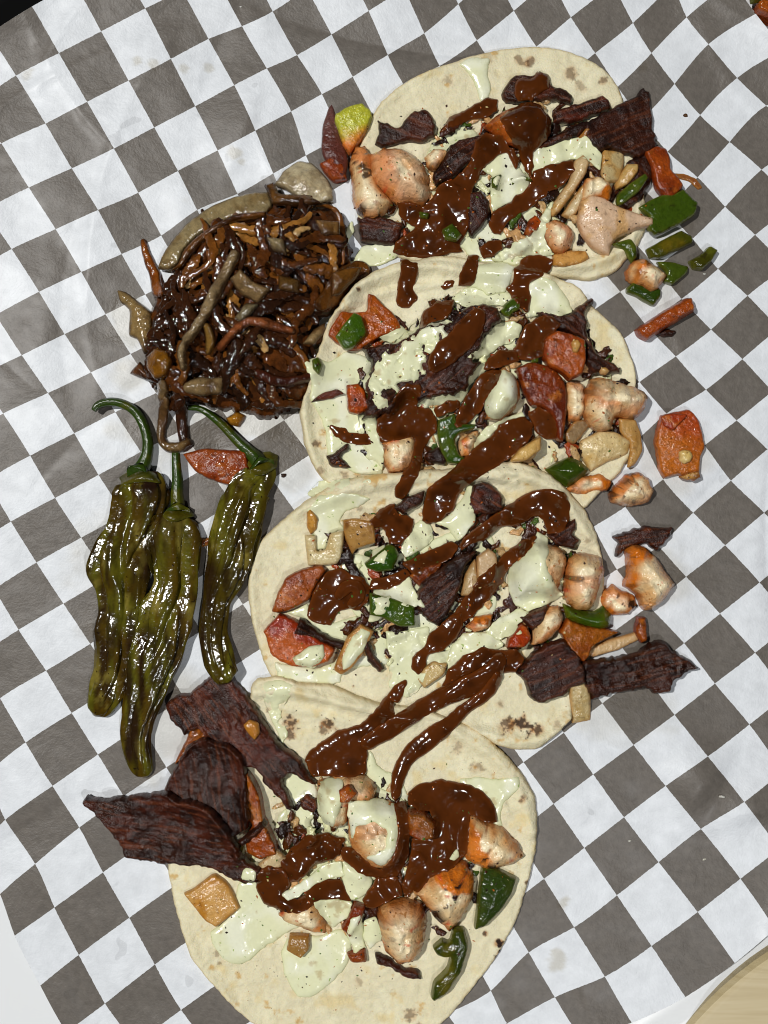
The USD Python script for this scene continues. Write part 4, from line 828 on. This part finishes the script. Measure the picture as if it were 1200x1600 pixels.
onion('G', '500,340 560,330 640,350 650,440 560,470 540,500 500,400', 'amber onion curl at the upper left of the third taco', a=(166, 124, 66), b=(120, 76, 34), t=.003)
beef('G', '740,280 800,230 880,200 865,260 780,310', 'small black beef knot at the top edge of the third taco', 20, .1)
beef('H', '90,190 110,110 160,95 200,110 240,160 240,220 180,240 90,230', 'reddish brown beef chunk near the top of the third taco', 30, .7, t=.004)
tomato('G', '810,600 850,560 960,540 940,590 860,650', 'dark red tomato piece half under sauce in the third taco', a=(116, 44, 13), b=(94, 34, 9), t=.0035)
beef('G', '840,740 850,650 960,560 1050,500 1125,485 1065,560 1050,640 1000,760 940,830 900,810', 'big charred black beef slab at the center of the third taco', -40, .1, t=.005, amp=.0008, pitch=.0016, rough=.0012)
pepper('G', '600,540 640,510 710,450 740,460 760,500 730,570 660,580 610,560', 'green pepper piece smeared with crema near the top of the third taco', a=(38, 77, 15), k=.2, char=.2, dome=.0025, t=.004, perc=80)
pepper('G', '625,680 720,700 830,740 835,830 760,835 680,790 625,780', 'flat green pepper rectangle with a crema stripe in the third taco', a=(44, 80, 14), k=.2, char=.2, perc=80, t=.004)
onion('H', '130,430 180,392 215,420 220,510 180,560 130,550', 'pale squarish onion piece right of the charred beef slab', perc=85, t=.004, a=(200, 168, 128), b=(184, 146, 100), ang=90)
onion('H', '60,600 70,520 120,440 133,550 90,600', 'translucent onion sliver beside the charred beef slab', a=(186, 156, 112), b=(150, 112, 64), perc=85, t=.003)
shrimp('H', '370,820 390,720 440,660 500,650 520,700 500,760 430,820', 'pale shrimp piece below the crema in the third taco', t=.008, orange=.25, char=.3)
shrimp('H', '80,740 120,700 200,690 190,740 120,770', 'reddish shrimp sliver beside a brown streak in the third taco', t=.005, orange=.9, body=(206, 130, 90))
shrimp('H', '380,360 450,370 520,400 535,460 510,540 480,610 400,600 300,620 290,500 320,430', 'big shrimp under crema at the right of the third taco', t=.012, orange=.6, char=.4)
beef('H', '440,330 520,300 570,255 572,300 545,330 582,352 560,392 480,370', 'dark beef scrap at the right edge of the third taco', -30, .4)
beef('H', '320,700 400,660 440,650 420,720 370,750', 'black beef shred under the big shrimp of the third taco', -15, .15)
tomato('H', '310,750 330,730 355,740 372,790 340,830 260,830 270,790', 'bright red tomato bit beside the pale shrimp in the third taco', a=(162, 50, 17), t=.005)
tomato('H', '495,760 530,705 600,735 700,750 765,768 640,825 630,870 600,895 545,850', 'broad red tomato slab under the green pepper at right of third taco', a=(158, 82, 29), b=(138, 62, 22), t=.005)
tomato('H', '835,770 845,700 880,698 886,800 860,812', 'narrow upright tomato sliver at the right end of the third taco', a=(142, 64, 23), t=.004)
pepper('H', '515,640 560,660 650,680 700,645 735,690 725,740 680,755 600,730 530,700', 'plump green pepper curl below two shrimp at right of third taco', a=(48, 82, 12), b=(96, 109, 22), char=.2, dome=.004, r=.003, perc=70)
shrimp('H', '525,500 540,440 600,410 690,430 712,490 690,560 670,620 640,670 580,670 530,620', 'pink shrimp with charred spots at the right rim of the third taco', t=.012, orange=.35, char=.7, perc=60)
shrimp('H', '690,580 740,560 830,600 857,650 800,690 740,690 688,640', 'browned shrimp tail between two larger shrimp, third taco', t=.006, orange=.8, char=1., body=(186, 116, 66))
beef('H', '740,340 800,320 870,295 1000,300 990,340 930,400 890,370 860,370 800,390 750,425 762,370', 'forked dark beef shred alone on paper above the orange shrimp', -8, .5, t=.004, ragged=.0012)
shrimp('H', '800,400 830,375 880,385 940,430 990,510 1022,550 1000,590 960,640 900,678 870,660 850,600 795,560 812,500', 'large orange shrimp alone on the paper right of the third taco', t=.012, orange=1., char=.6, ang=-50, perc=60)
onion('H', '620,850 700,810 845,770 857,800 780,840 640,882', 'pale onion strip lying on the tomato slab, third taco', a=(206, 170, 122), b=(196, 140, 84), ang=-15, perc=85)
beef('H', '600,900 700,880 800,870 860,850 890,810 950,800 1000,850 1060,880 1107,920 1060,950 1000,980 980,1030 920,1038 890,1010 760,1032 640,1062 600,990', 'long black beef slab reaching over the paper right of third taco', -12, .2, t=.0055, amp=.0008, pitch=.0015, rough=.0016, ragged=.0014)
beef('H', '310,950 370,860 420,830 510,790 560,850 600,900 622,990 540,1010 530,1040 410,1082 360,1050 345,990', 'dark purplish square beef slab on the lower right of third tortilla', -25, .3, t=.005, amp=.0005)
onion('H', '540,1000 610,980 640,1060 642,1165 560,1177 550,1080', 'rectangular onion piece hanging below the square beef slab', a=(196, 172, 122), b=(186, 156, 98), ang=80, t=.0025)
onion('G', '455,1040 470,1000 515,890 580,825 640,855 600,950 540,1030 490,1062', 'onion strip with browned edge coated in crema, third taco', t=.004, a=(190, 140, 80), b=(150, 94, 44), perc=80)
beef('G', '600,940 620,905 652,980 692,1030 670,1045 618,1000', 'little dark beef splinter on bare tortilla at bottom of third taco', 60, .2)
onion('G', '870,1040 920,1000 985,1010 970,1060 880,1125 848,1085', 'golden onion piece in the lower crema of the third taco', t=.0025, a=(206, 178, 120), perc=85, lift=.001)
crema(cr3, 'G', '495,1000 530,900 590,845 632,862 590,950 530,1025 500,1040', t=.0015)
crema(cr3, 'G', '700,860 800,860 900,840 905,900 880,960 980,960 1080,900 1200,880 1200,940 1050,980 990,1020 900,1010 860,1130 800,1170 720,1130 720,1000 710,930', t=.0012, holes=.001)
crema(cr3, 'G', '770,480 800,400 860,345 910,360 920,430 860,480 790,510', t=.0016, holes=.001)
crema(cr3, 'G', '930,350 1000,320 1060,240 1080,180 1100,180 1095,260 1120,330 1060,420 1030,430 1000,380', t=.0016)
crema(cr3, 'G', '640,670 720,640 800,590 820,640 880,745 800,742 720,705 660,690', t=.0018)
crema(cr3, 'G', '640,480 690,455 705,500 690,540 640,530', t=.001)
crema(cr3, 'G', '640,690 720,700 705,760 660,810 620,810 640,760', t=.001, holes=.0012)
crema(cr3, 'H', '275,470 330,440 380,380 400,320 440,340 450,400 430,450 480,560 510,600 440,640 360,670 300,640 270,570', t=.0016)
crema(cr3, 'H', '0,860 70,770 190,770 250,820 200,850 80,880 20,940 0,960', t=.0014)
crema(cr3, 'H', '190,740 240,700 320,660 360,680 300,730 330,770 220,800 170,760', t=.0014)
brown(br3, 'G', '330,770 370,660 420,580 490,565 540,600 600,610 622,660 612,720 570,760 520,750 470,770 440,830 390,820 340,800')
ribbon(br3, 'G', '480,690 520,640 570,650 575,700 540,730', [14, 18, 18, 18, 14], t=.0026)
brown(br3, 'G', '625,660 640,620 720,600 790,570 812,590 760,640 700,662')
brown(br3, 'G', '625,345 680,280 740,260 750,310 830,330 822,390 770,450 720,450 690,370 640,375')
brown(br2, 'D', '630,1300 640,1200 660,1150 760,1070 850,990 880,960 950,910 1000,850 1100,810 1150,840 1145,900 1060,990 960,1060 860,1110 800,1180 780,1240 700,1310 650,1310', t=.0032)
brown(br2, 'D', '505,1150 535,1090 590,1010 625,1040 600,1110 560,1170 530,1200 508,1188')
brown(br3, 'H', '50,380 100,320 200,250 270,200 300,180 340,150 440,125 520,140 547,190 540,260 520,310 450,330 430,260 400,240 300,290 230,290 170,350 100,370 60,400', t=.0030)
brown(br3, 'H', '0,730 80,600 130,540 200,470 280,400 340,350 392,340 370,390 280,470 240,540 180,620 110,690 50,740 0,800 -30,790')
brown(br3, 'G', '890,930 900,880 1000,790 1050,770 1060,840 1020,900 960,950 890,970 880,1030 850,1060 820,1030 825,980')
brown(br3, 'G', '780,540 870,500 1000,440 1040,460 1000,520 900,560 850,600 810,580', t=.0020)
brown(br3, 'H', '0,940 60,880 160,830 220,850 300,840 340,880 310,940 230,950 180,950 100,1000 30,1060 0,1080 -40,1070', t=.0030)

# ================================================================= TACO 4 (bottom)
tortilla(F('393,1087 394,1072 403,1060 437,1058 470,1068 520,1070 553,1086 590,1098 640,1106 690,1118 716,1130 753,1148 787,1177 820,1215 835,1244 839,1277 837,1323 826,1373 807,1436 770,1502 724,1561 695,1594 640,1630 560,1645 480,1635 415,1610 370,1577 333,1537 300,1497 283,1447 272,1407 265,1367 263,1345 290,1300 320,1220 360,1150 380,1110'),
         'largest flour tortilla, of the bottom taco, cut off by the lower edge of the picture', [(455, 1130, 16, .8), (448, 1145, 14, .7), (515, 1130, 14, .8), (505, 1138, 12, .6), (779, 1470, 9, 1.), (781, 1485, 7, 1.), (775, 1492, 6, .8), (640, 1580, 12, .5), (655, 1600, 8, .4), (815, 1240, 9, .6), (812, 1247, 6, .6), (757, 1455, 5, .8), (745, 1195, 12, .35), (715, 1165, 14, .3), (822, 1375, 6, .7), (340, 1485, 12, .35), (345, 1500, 8, .4), (420, 1110, 8, .5), (560, 1530, 10, .3)],
         wr=grooves(85, .0002, .009, 7), folds=[('402,1078 450,1072 520,1086 590,1108 640,1118', .0026, .0026), ('440,1100 540,1120 640,1150', .0010, .0018), ('690,1130 760,1165 810,1220 828,1290', .0018, .0024), ('720,1180 770,1210 790,1260', .0008, .0018), ('290,1440 330,1520 400,1590', .0010, .0024)])
cr4 = thing('crema_sauce', 'pale green herb crema pooled on the bottom taco', 'sauce')
br4 = thing('brown_sauce', 'glossy brown sauce looped over the bottom taco', 'sauce')
crema(cr4, 'P', '318,1462 328,1452 333,1477 347,1497 367,1507 387,1502 410,1480 440,1462 465,1448 470,1420 440,1395 400,1378 375,1380 368,1400 372,1420 345,1446')
crema(cr4, 'J', '190,1030 240,1010 300,1020 390,990 420,1020 430,1080 400,1140 340,1200 280,1240 230,1240 200,1200 175,1140 170,1080')
crema(cr4, 'J', '840,430 900,420 980,430 1060,420 1060,460 1000,510 985,560 995,600 960,612 900,570 850,500', t=.0012)
crema(cr4, 'J', '485,400 500,325 530,380 600,420 640,480 645,520 560,520 510,440', t=.0012)
crema(cr4, 'J', '95,60 160,55 230,75 190,120 160,180 190,260 170,290 140,220 100,120', t=.0008, holes=.0016)
crema(cr4, 'J', '160,560 300,450 480,430 620,500 660,600 640,760 600,900 520,980 400,960 260,900 160,860 100,780 130,650', t=.0013)
crema(cr4, 'I', '970,600 1010,510 1060,550 1110,600 1130,660 1120,760 1090,800 1130,850 1060,870 980,920 930,970 960,800 990,740', t=.002)
filling('405,1340 425,1260 500,1205 600,1210 680,1260 755,1320 740,1395 680,1455 560,1450 470,1430 410,1395', 190, 'finely chopped meat and onion under the larger pieces of the bottom taco', 34)
onion('K', '864,590 900,575 1005,497 1065,540 1125,655 1015,742 965,715', 'square amber onion piece on the bare left of the bottom tortilla', t=.0032, a=(206, 156, 88), b=(180, 120, 40), ang=60, relief=.0003)
tomato('I', '510,420 540,340 580,340 640,400 570,415 500,490 462,520', 'tomato edge showing between the two big beef slabs', a=(150, 76, 29), t=.004)
tomato('I', '790,680 800,560 830,600 860,660 880,780 930,880 942,930 860,960 800,930 790,870 830,800 790,760', 'orange red tomato wedge right of the big beef slabs', a=(162, 84, 28), b=(140, 58, 18), t=.007, char=.2)
pepper('I', '740,920 780,890 785,950 750,955', 'dark green pepper bit by the tip of the big beef slab', a=(48, 50, 9), t=.004)
beef('I', '415,250 470,200 540,190 620,120 670,75 720,110 790,190 850,270 900,370 960,430 1050,510 1090,580 1120,612 1060,600 1000,560 960,600 1010,720 1000,740 950,680 880,600 850,540 780,520 720,450 640,420 560,350 510,380 450,320',
     'long reddish beef slab pointing up towards the green peppers', 52, .5, t=.0045, amp=.00055, pitch=.0013, rough=.0014, lift=.001)
onion('I', '785,340 810,315 850,330 855,375 835,405 800,370', 'small amber onion scrap stuck on the long reddish beef slab', a=(180, 116, 40), b=(140, 80, 24), t=.0015, perc=85, lift=.0005)
beef('I', '410,645 440,580 480,500 540,420 600,403 640,420 700,430 760,470 800,560 792,680 812,800 740,860 700,850 640,760 560,712 480,702',
     'middle dark beef slab with upright grain at left of the bottom taco', 80, .3, t=.0045, amp=.0005, pitch=.0014, rough=.0012, lift=.0012)
beef('I', '33,702 50,673 100,690 220,680 330,665 400,650 480,690 560,700 640,750 700,830 740,870 790,970 862,1000 850,1062 780,1077 700,1040 640,1002 540,990 430,990 340,972 230,957 200,880 160,830 100,760',
     'largest dark beef slab whose pointed end sticks out over the paper', 8, .3, t=.005, amp=.0006, pitch=.0013, rough=.0012, lift=.0015)
beef('I', '745,880 840,820 872,788 885,812 830,865 775,895', 'thin dark beef sliver in front of the orange red tomato wedge', -35, .4)
crema(cr4, 'I', '770,1060 790,1015 840,1000 870,1040 850,1075', t=.0012)
onion('J', '80,750 150,690 185,720 165,760 110,785', 'pale onion piece beside the crema at the left of bottom taco', t=.003)
shrimp('J', '300,450 400,415 480,425 525,470 510,520 420,520 410,600 360,615 305,570', 'shrimp smeared with crema above the sauced shrimp, bottom taco', t=.010, orange=.25, char=.4)
tomato('J', '385,470 420,450 450,480 420,512 388,512', 'tiny red tomato bit on the crema smeared shrimp, bottom taco', t=.0025, perc=85)
tomato('J', '640,540 700,545 740,580 740,640 690,650 640,625', 'reddish tomato piece just under the widest sauce of the bottom taco', a=(130, 68, 24), t=.010)
shrimp('J', '155,935 240,890 290,890 332,970 332,1012 270,1002 190,970', 'orange tipped shrimp at the lower left of the bottom taco', t=.006, orange=.6, char=.3)
onion('J', '190,1065 200,1010 270,1012 272,1060 240,1092', 'small brown onion piece with black end in the lower crema', a=(150, 110, 56), b=(90, 56, 22), t=.004, perc=80)
tomato('J', '395,985 440,890 482,900 462,960 425,1015', 'dark red tomato strip under crema at bottom of the bottom taco', a=(118, 40, 13), t=.005)
tomato('J', '415,1080 480,1065 485,1110 428,1108', 'small red tomato end at the foot of the bottom filling', a=(140, 62, 23), t=.004)
beef('J', '520,1078 560,1088 610,1130 682,1148 690,1177 640,1167 580,1132 528,1112', 'thin dark beef scrap under the lowest shrimp', 25, .3)
shrimp('J', '530,930 570,900 620,890 690,910 717,970 700,1080 660,1132 610,1142 558,1090 530,1000', 'lowest shrimp, pale and plump, on the bottom tortilla', t=.013, orange=.3, char=.4, perc=60)
shrimp('J', '655,850 720,790 790,750 860,750 892,800 892,880 860,940 800,1012 755,970 700,900', 'orange shrimp with dark char beside the dark green pepper', t=.011, orange=1., char=1., perc=60)
shrimp('J', '860,620 880,570 930,590 1000,620 1050,670 1077,720 1040,752 960,772 900,762 855,730', 'charred orange shrimp at the right of the bottom taco', t=.010, orange=.9, char=1., perc=60)
pepper('J', '893,985 908,850 920,757 960,757 1047,798 1030,850 990,912 930,972', 'dark green pepper triangle at the right of the bottom taco', a=(38, 62, 19), b=(64, 80, 27), k=.4, char=.1, t=.0045, dome=.002)
pepper('J', '730,1245 740,1190 790,1140 805,1085 780,1090 750,1080 738,1058 770,1028 797,1040 815,985 850,985 867,1050 842,1140 790,1222 740,1254', 'hooked dark green pepper strip lowest on the bottom tortilla', a=(42, 60, 9), b=(96, 97, 22), k=.5, char=.2, t=.0045, dome=.0015)
shrimp('J', '415,515 500,505 580,520 645,555 645,700 590,775 500,765 420,690', 'tall shrimp ringed by brown sauce in the center of bottom taco', t=.010, orange=.45, char=.3, perc=75)
crema(cr4, 'J', '310,450 350,415 400,435 390,520 360,605 330,590 300,520', t=.0014)
crema(cr4, 'J', '420,510 520,505 600,530 630,560 612,640 592,700 545,752 490,725 560,690 570,620 520,580 450,600 430,650 420,560', t=.0016)
crema(cr4, 'J', '400,740 480,760 510,810 480,860 420,880 400,830', t=.0018)
brown(br4, 'J', '570,110 520,165 470,220 370,250 300,300 255,350 285,410 340,422 440,422 482,400 492,330 480,290 540,250 590,200 590,140', t=.0030)
ribbon(br4, 'J', '985,-20 960,30 870,80 750,130 660,180 580,240 490,290', [20, 26, 34, 26, 26, 25, 22], t=.0030)
ribbon(br4, 'J', '980,40 945,105 850,165 800,220 710,285 640,340 605,410 595,485', [12, 18, 16, 22, 30, 22, 18, 12], t=.0028)
brown(br4, 'J', '565,115 590,78 633,57 628,110 602,138', t=.0022)
brown(br4, 'J', '645,480 690,445 760,430 840,440 920,470 967,530 977,585 940,590 870,560 872,640 852,730 800,770 740,790 680,850 635,865 620,830 638,770 655,700 655,640 700,655 740,640 740,570 645,545', t=.0030)
brown(br4, 'J', '590,515 632,512 648,600 642,720 602,792 540,802 460,782 400,735 382,685 430,680 490,745 545,765 595,712 606,620', t=.0028)
brown(br4, 'J', '165,740 200,690 260,640 340,628 402,650 382,722 300,740 240,800 180,820', t=.0032)
brown(br4, 'J', '78,780 120,750 180,770 200,820 170,870 250,870 280,820 340,800 392,810 412,860 432,892 330,890 290,890 260,922 190,932 110,902 72,840', t=.0030)
brown(br4, 'J', '465,890 500,840 520,798 605,798 622,850 580,902 500,912', t=.0032)
crema(cr4, 'J', '170,862 250,812 330,742 392,737 400,790 330,800 270,832 230,870 190,882', t=.0016)
crema(cr4, 'J', '290,890 370,880 432,890 412,950 360,982 318,940', t=.0014)
crema(cr4, 'J', '413,1000 430,950 470,940 472,1020 482,1062 440,1080', t=.0014)
crema(cr4, 'J', '480,960 520,940 542,1020 500,1062 478,1020', t=.0014)
crema(cr4, 'J', '800,725 825,690 832,715 815,728', t=.001)
beef('I', '1045,690 1080,665 1120,690 1110,740 1060,720', 'brown crusty bit on crema at left center of the bottom taco', 30, .9, t=.002)

# ================================================================= the long green peppers
tomato('F', '410,270 490,248 570,255 652,258 665,330 652,392 590,392 500,360 450,330', 'lone red tomato wedge lying between two long green peppers', a=(148, 64, 29), b=(130, 48, 21), t=.005, char=.6)
onion('F', '460,602 520,592 545,600 510,618 470,628', 'brown onion thread joining two long green peppers', a=(110, 54, 24), b=(80, 36, 14), t=.0015)
def chilli(label, rows, stem, stem_r, seed, cap, dark, olive=(72, 54, 5), green=(88, 84, 16)):
    """rows: (y, left, right) in view F; stem: polyline in view F with its radii; the thing's parts are flesh, cap and stem."""
    rows = np.array(rows, float)
    cx = (rows[:, 1] + rows[:, 2]) / 2; hw = (rows[:, 2] - rows[:, 1]) / 2
    line = np.column_stack([cx, rows[:, 0]]) / 2.4625 + [120, 600]
    u = np.linspace(0, 1, len(line)); k = 90; uu = np.linspace(0, 1, k)
    from scipy.interpolate import PchipInterpolator as PI
    ln = np.column_stack([PI(u, line[:, 0])(uu), PI(u, line[:, 1])(uu)]); w = PI(u, hw / 2.4625)(uu) * S
    root = thing('long_green_pepper', label, 'chili pepper', 'blistered long green peppers')
    g = ground(ln); flat = 0.44
    under = np.maximum(hm(g), paper_z(g))
    z = gaussian_filter(under, 6) + w * flat * 0.92
    cpos = np.column_stack([g * ((HC - z) / HC)[:, None], z])
    rng = np.random.default_rng(seed); ph = rng.uniform(0, 6, 4)
    def wob(s_, a):
        p = np.column_stack([np.cos(a) * 1.3 + ph[0], np.sin(a) * 1.3 + 2 * s_, np.full(len(a), s_ * 7.0)])
        q = np.column_stack([np.cos(a) * 2.6 + ph[2], np.sin(a) * 2.6, np.full(len(a), s_ * 2.5)])
        fold = -0.42 * np.exp(-((a - 1.55 - 0.55 * math.sin(5 * s_ + ph[1])) / 0.20) ** 2) - 0.28 * np.exp(-((a - 0.95 - 0.4 * math.sin(7 * s_ + ph[3])) / 0.15) ** 2) - 0.28 * np.exp(-((a - 2.2 - 0.4 * math.sin(4 * s_ + ph[2])) / 0.14) ** 2)
        return 1 + 0.34 * (meshkit.fbm(p, 2, seed) - 0.5) + 0.30 * (meshkit.fbm(q, 2, seed + 3) - 0.5) + 0.12 * (meshkit.fbm(np.column_stack([np.cos(a) * 5, np.sin(a) * 5, np.full(len(a), s_ * 12.0)]), 3, seed + 9) - 0.5) + fold * min(1, 6 * s_, 6 * (1 - s_))
    v, f = tube(cpos, w * np.minimum(1, 0.35 + 3 * np.minimum(np.linspace(0, 6, k), np.linspace(6, 0, k))), 72, flat, wob, seed)
    v[:, 2] = np.maximum(v[:, 2], hm(v[:, :2]) + 0.0001) * 1.0
    p = v[:, :2]
    c = full(C(*olive), len(v))
    q3 = v / 0.009; n1 = meshkit.fbm(q3 * [2.6, .45, 1], 3, seed) * 2 - 1; n2_ = meshkit.fbm(q3 * [3.6, .8, 1] + 7, 4, seed + 1) * 2 - 1
    c = mix(c, C(*green), step(n1, -0.1, 0.35))
    c = mix(c, C(44, 28, 4), 0.75 * step(n2_, 0.0, 0.4))
    n4 = meshkit.fbm(q3 * [2.2, 1.0, 1] + 31, 3, seed + 2) * 2 - 1
    c = mix(c, C(132, 118, 50), 0.65 * step(n4, 0.22, 0.42))
    s_ = np.concatenate([np.repeat(uu, 72), [0, 1]])
    for (a0, a1, kk) in dark: c = mix(c, C(34, 18, 7), kk * step(n2_ + 0.35, 0.0, 0.5) * step(s_, a0 - .04, a0 + .02) * (1 - step(s_, a1 - .04, a1 + .06)))
    put('flesh', v, f, 'chilli', np.clip(c, 0, 1), str(root.GetPath()))
    stamp(v)
    st = chaikin(px('F', stem), 3, closed=False)
    r = np.interp(np.linspace(0, 1, len(st)), np.linspace(0, 1, len(stem_r)), stem_r) / 2.4625 * S
    gs = ground(st); zb = paper_z(gs); zs = np.maximum(zb + r, np.linspace(zb[0] + r[0] + .003, cpos[3, 2] + .0006, len(st)))
    sp = np.column_stack([gs * ((HC - zs) / HC)[:, None], zs])
    v, f = tube(sp, r, 16, 1.0, lambda q, a: 1 + 0.10 * np.sin(5 * a + 2) + 0.05 * np.sin(20 * q + a), seed)
    c = mix(full(C(42, 62, 8), len(v)), C(74, 74, 10), step(n2(v[:, :2], .006, seed, 3), 0, .4))
    put('stem', v, f, 'stem', c, str(root.GetPath()))
    if cap is not None:
        sd = nxt()
        lay('cap', px('F', cap), 'stem', tint_pepper((70, 74, 12), (46, 66, 14), .6, .4), .0024, r=.0022, h=.0006, mode='drape', soft=.0015, rough=.0008, seed=sd, parent=str(root.GetPath()), ragged=.0004, lift=.0003)
chilli('rightmost long green pepper, its thick stem bent to the left', [(300, 668, 762), (345, 655, 765), (400, 590, 745), (460, 556, 738), (550, 522, 712), (650, 505, 690), (750, 495, 642), (850, 485, 588), (950, 475, 582), (1050, 490, 602), (1110, 520, 622), (1140, 560, 625)],
       '428,92 480,94 540,140 600,200 650,250 690,288 715,325', [9, 11, 15, 18, 22, 32, 46], 21, '655,310 670,285 700,268 740,262 772,275 765,320 720,345 680,350', [(.0, .12, .7), (.5, .8, .6)], olive=(66, 54, 5))
chilli('leftmost long green pepper with a hooked curling stem', [(352, 175, 300), (385, 158, 335), (430, 145, 348), (500, 138, 330), (580, 112, 300), (650, 66, 292), (720, 52, 288), (800, 78, 268), (880, 88, 258), (950, 70, 246), (1020, 72, 232), (1100, 66, 214), (1180, 48, 184), (1240, 34, 140), (1275, 45, 90)],
       '65,103 82,77 140,65 205,88 248,135 272,200 272,260 258,310 235,350', [9, 13, 16, 17, 18, 19, 22, 30, 46], 22, '165,360 200,338 250,330 300,345 318,378 270,372 210,378 170,385', [(.0, .14, 1.), (.3, .75, .7)])
chilli('middle long green pepper crossing over the leftmost one, with a straight stem', [(495, 330, 440), (530, 292, 462), (580, 276, 474), (650, 282, 472), (750, 292, 468), (820, 276, 462), (900, 244, 446), (980, 236, 420), (1050, 212, 402), (1130, 192, 366), (1200, 178, 335), (1280, 166, 304), (1350, 166, 284), (1430, 184, 290), (1490, 220, 292), (1512, 245, 280)],
       '379,262 385,330 386,400 385,455 388,500', [14, 17, 22, 26, 44], 23, '330,510 350,480 385,465 425,478 450,505 400,520 360,530', [(.0, .2, .5), (.45, .9, .8)], olive=(76, 58, 6))

# ================================================================= spice and char flecks caught in the fillings
def flecks(where, n, label, seed):
    hp = good(Polygon(ground(F(where)))); x0, y0, x1, y1 = hp.bounds; rng = np.random.default_rng(seed)
    V, Fc, T, k, m = [], [], [], 0, 0
    oct_f = np.array([[0, 2, 4], [2, 1, 4], [1, 3, 4], [3, 0, 4], [2, 0, 5], [1, 2, 5], [3, 1, 5], [0, 3, 5]])
    while k < n:
        c = np.array([rng.uniform(x0, x1), rng.uniform(y0, y1)])
        if not hp.contains(Point(*c)): continue
        k += 1
        a = rng.uniform(0, 3.14); lx = rng.uniform(.00018, .0007) * rng.uniform(.6, 1.3); ly = lx * rng.uniform(.25, .8); lz = min(.0003, ly * .5)
        R = np.array([[math.cos(a), -math.sin(a)], [math.sin(a), math.cos(a)]])
        v = np.array([[1, 0, 0], [-1, 0, 0], [0, 1, 0], [0, -1, 0], [0, 0, 1], [0, 0, -1]], float) * [lx, ly, lz]
        v[:, :2] = v[:, :2] @ R.T + c; v[:, 2] += hm(c[None])[0] + lz * .2
        col = [C(30, 15, 8), C(60, 30, 14), C(176, 92, 30), C(70, 104, 34), C(206, 186, 130)][rng.choice(5, p=[.34, .26, .16, .16, .08])]
        V.append(v); Fc.append(oct_f + m); T.append(np.tile(col, (6, 1))); m += 6
    tag(put('spice_flecks', np.vstack(V), np.vstack(Fc), 'beef', np.vstack(T), smooth=False), label, 'spice', kind='stuff')
flecks('575,190 700,170 880,190 960,240 1010,300 990,380 900,400 760,410 600,400 550,330', 260, 'flecks of char and herbs in the filling of the topmost taco', 1)
flecks('480,600 540,500 650,470 780,460 900,500 960,590 980,680 900,740 760,760 600,760 490,720', 320, 'flecks of char and herbs in the filling of the second taco', 2)
flecks('430,920 500,820 640,780 800,770 900,830 940,930 900,1040 760,1060 560,1060 430,1040', 320, 'flecks of char and herbs in the filling of the third taco', 3)
flecks('330,1400 430,1220 560,1180 700,1230 800,1330 760,1450 640,1540 480,1540 360,1500', 240, 'flecks of char and herbs in the filling of the bottom taco', 4)
flecks('300,1380 420,1100 560,1100 760,1170 825,1280 790,1450 640,1600 420,1600 290,1450', 60, 'few sparse dark flecks on the bare bottom tortilla', 5)

# ================================================================= crumbs and spots on the paper
def crumb(x, y, r, label, color, matn='beef', name='crumb'):
    s = nxt(); a = np.linspace(0, 6.28, 9)[:-1]; rng = np.random.default_rng(s); rr = r * rng.uniform(.55, 1.3, 8)
    tag(lay(name, np.column_stack([x + rr * np.cos(a), y + rr * np.sin(a) * .7]), matn, lambda p, d, q: full(C(*color), len(p)), r * S * 0.7, h=.00025, grow=0, seed=s, perc=60), label, 'crumb')
crumb(443, 743, 5, 'dark crumb on paper right of the rightmost long pepper', (50, 28, 16))
crumb(1072, 180, 4, 'tiny brown crumb on a white check right of the topmost taco', (84, 54, 26))
crumb(984, 1314, 2.5, 'white crumb on a grey check, the one nearer the bottom tortilla', (230, 228, 214), 'onion')
crumb(1128, 1245, 5, 'white crumb on the buckled grey check at lower right', (236, 234, 222), 'onion')
crumb(1100, 1343, 4, 'faint pale crumb on a grey check below the paper buckle', (190, 186, 170), 'onion')
crumb(1101, 428, 3, 'pale droplet on grey check below the farthest green pepper chip', (210, 210, 200), 'onion')
crumb(376, 11, 2.5, 'white speck on the grey check at the top of the picture', (220, 220, 214), 'onion')
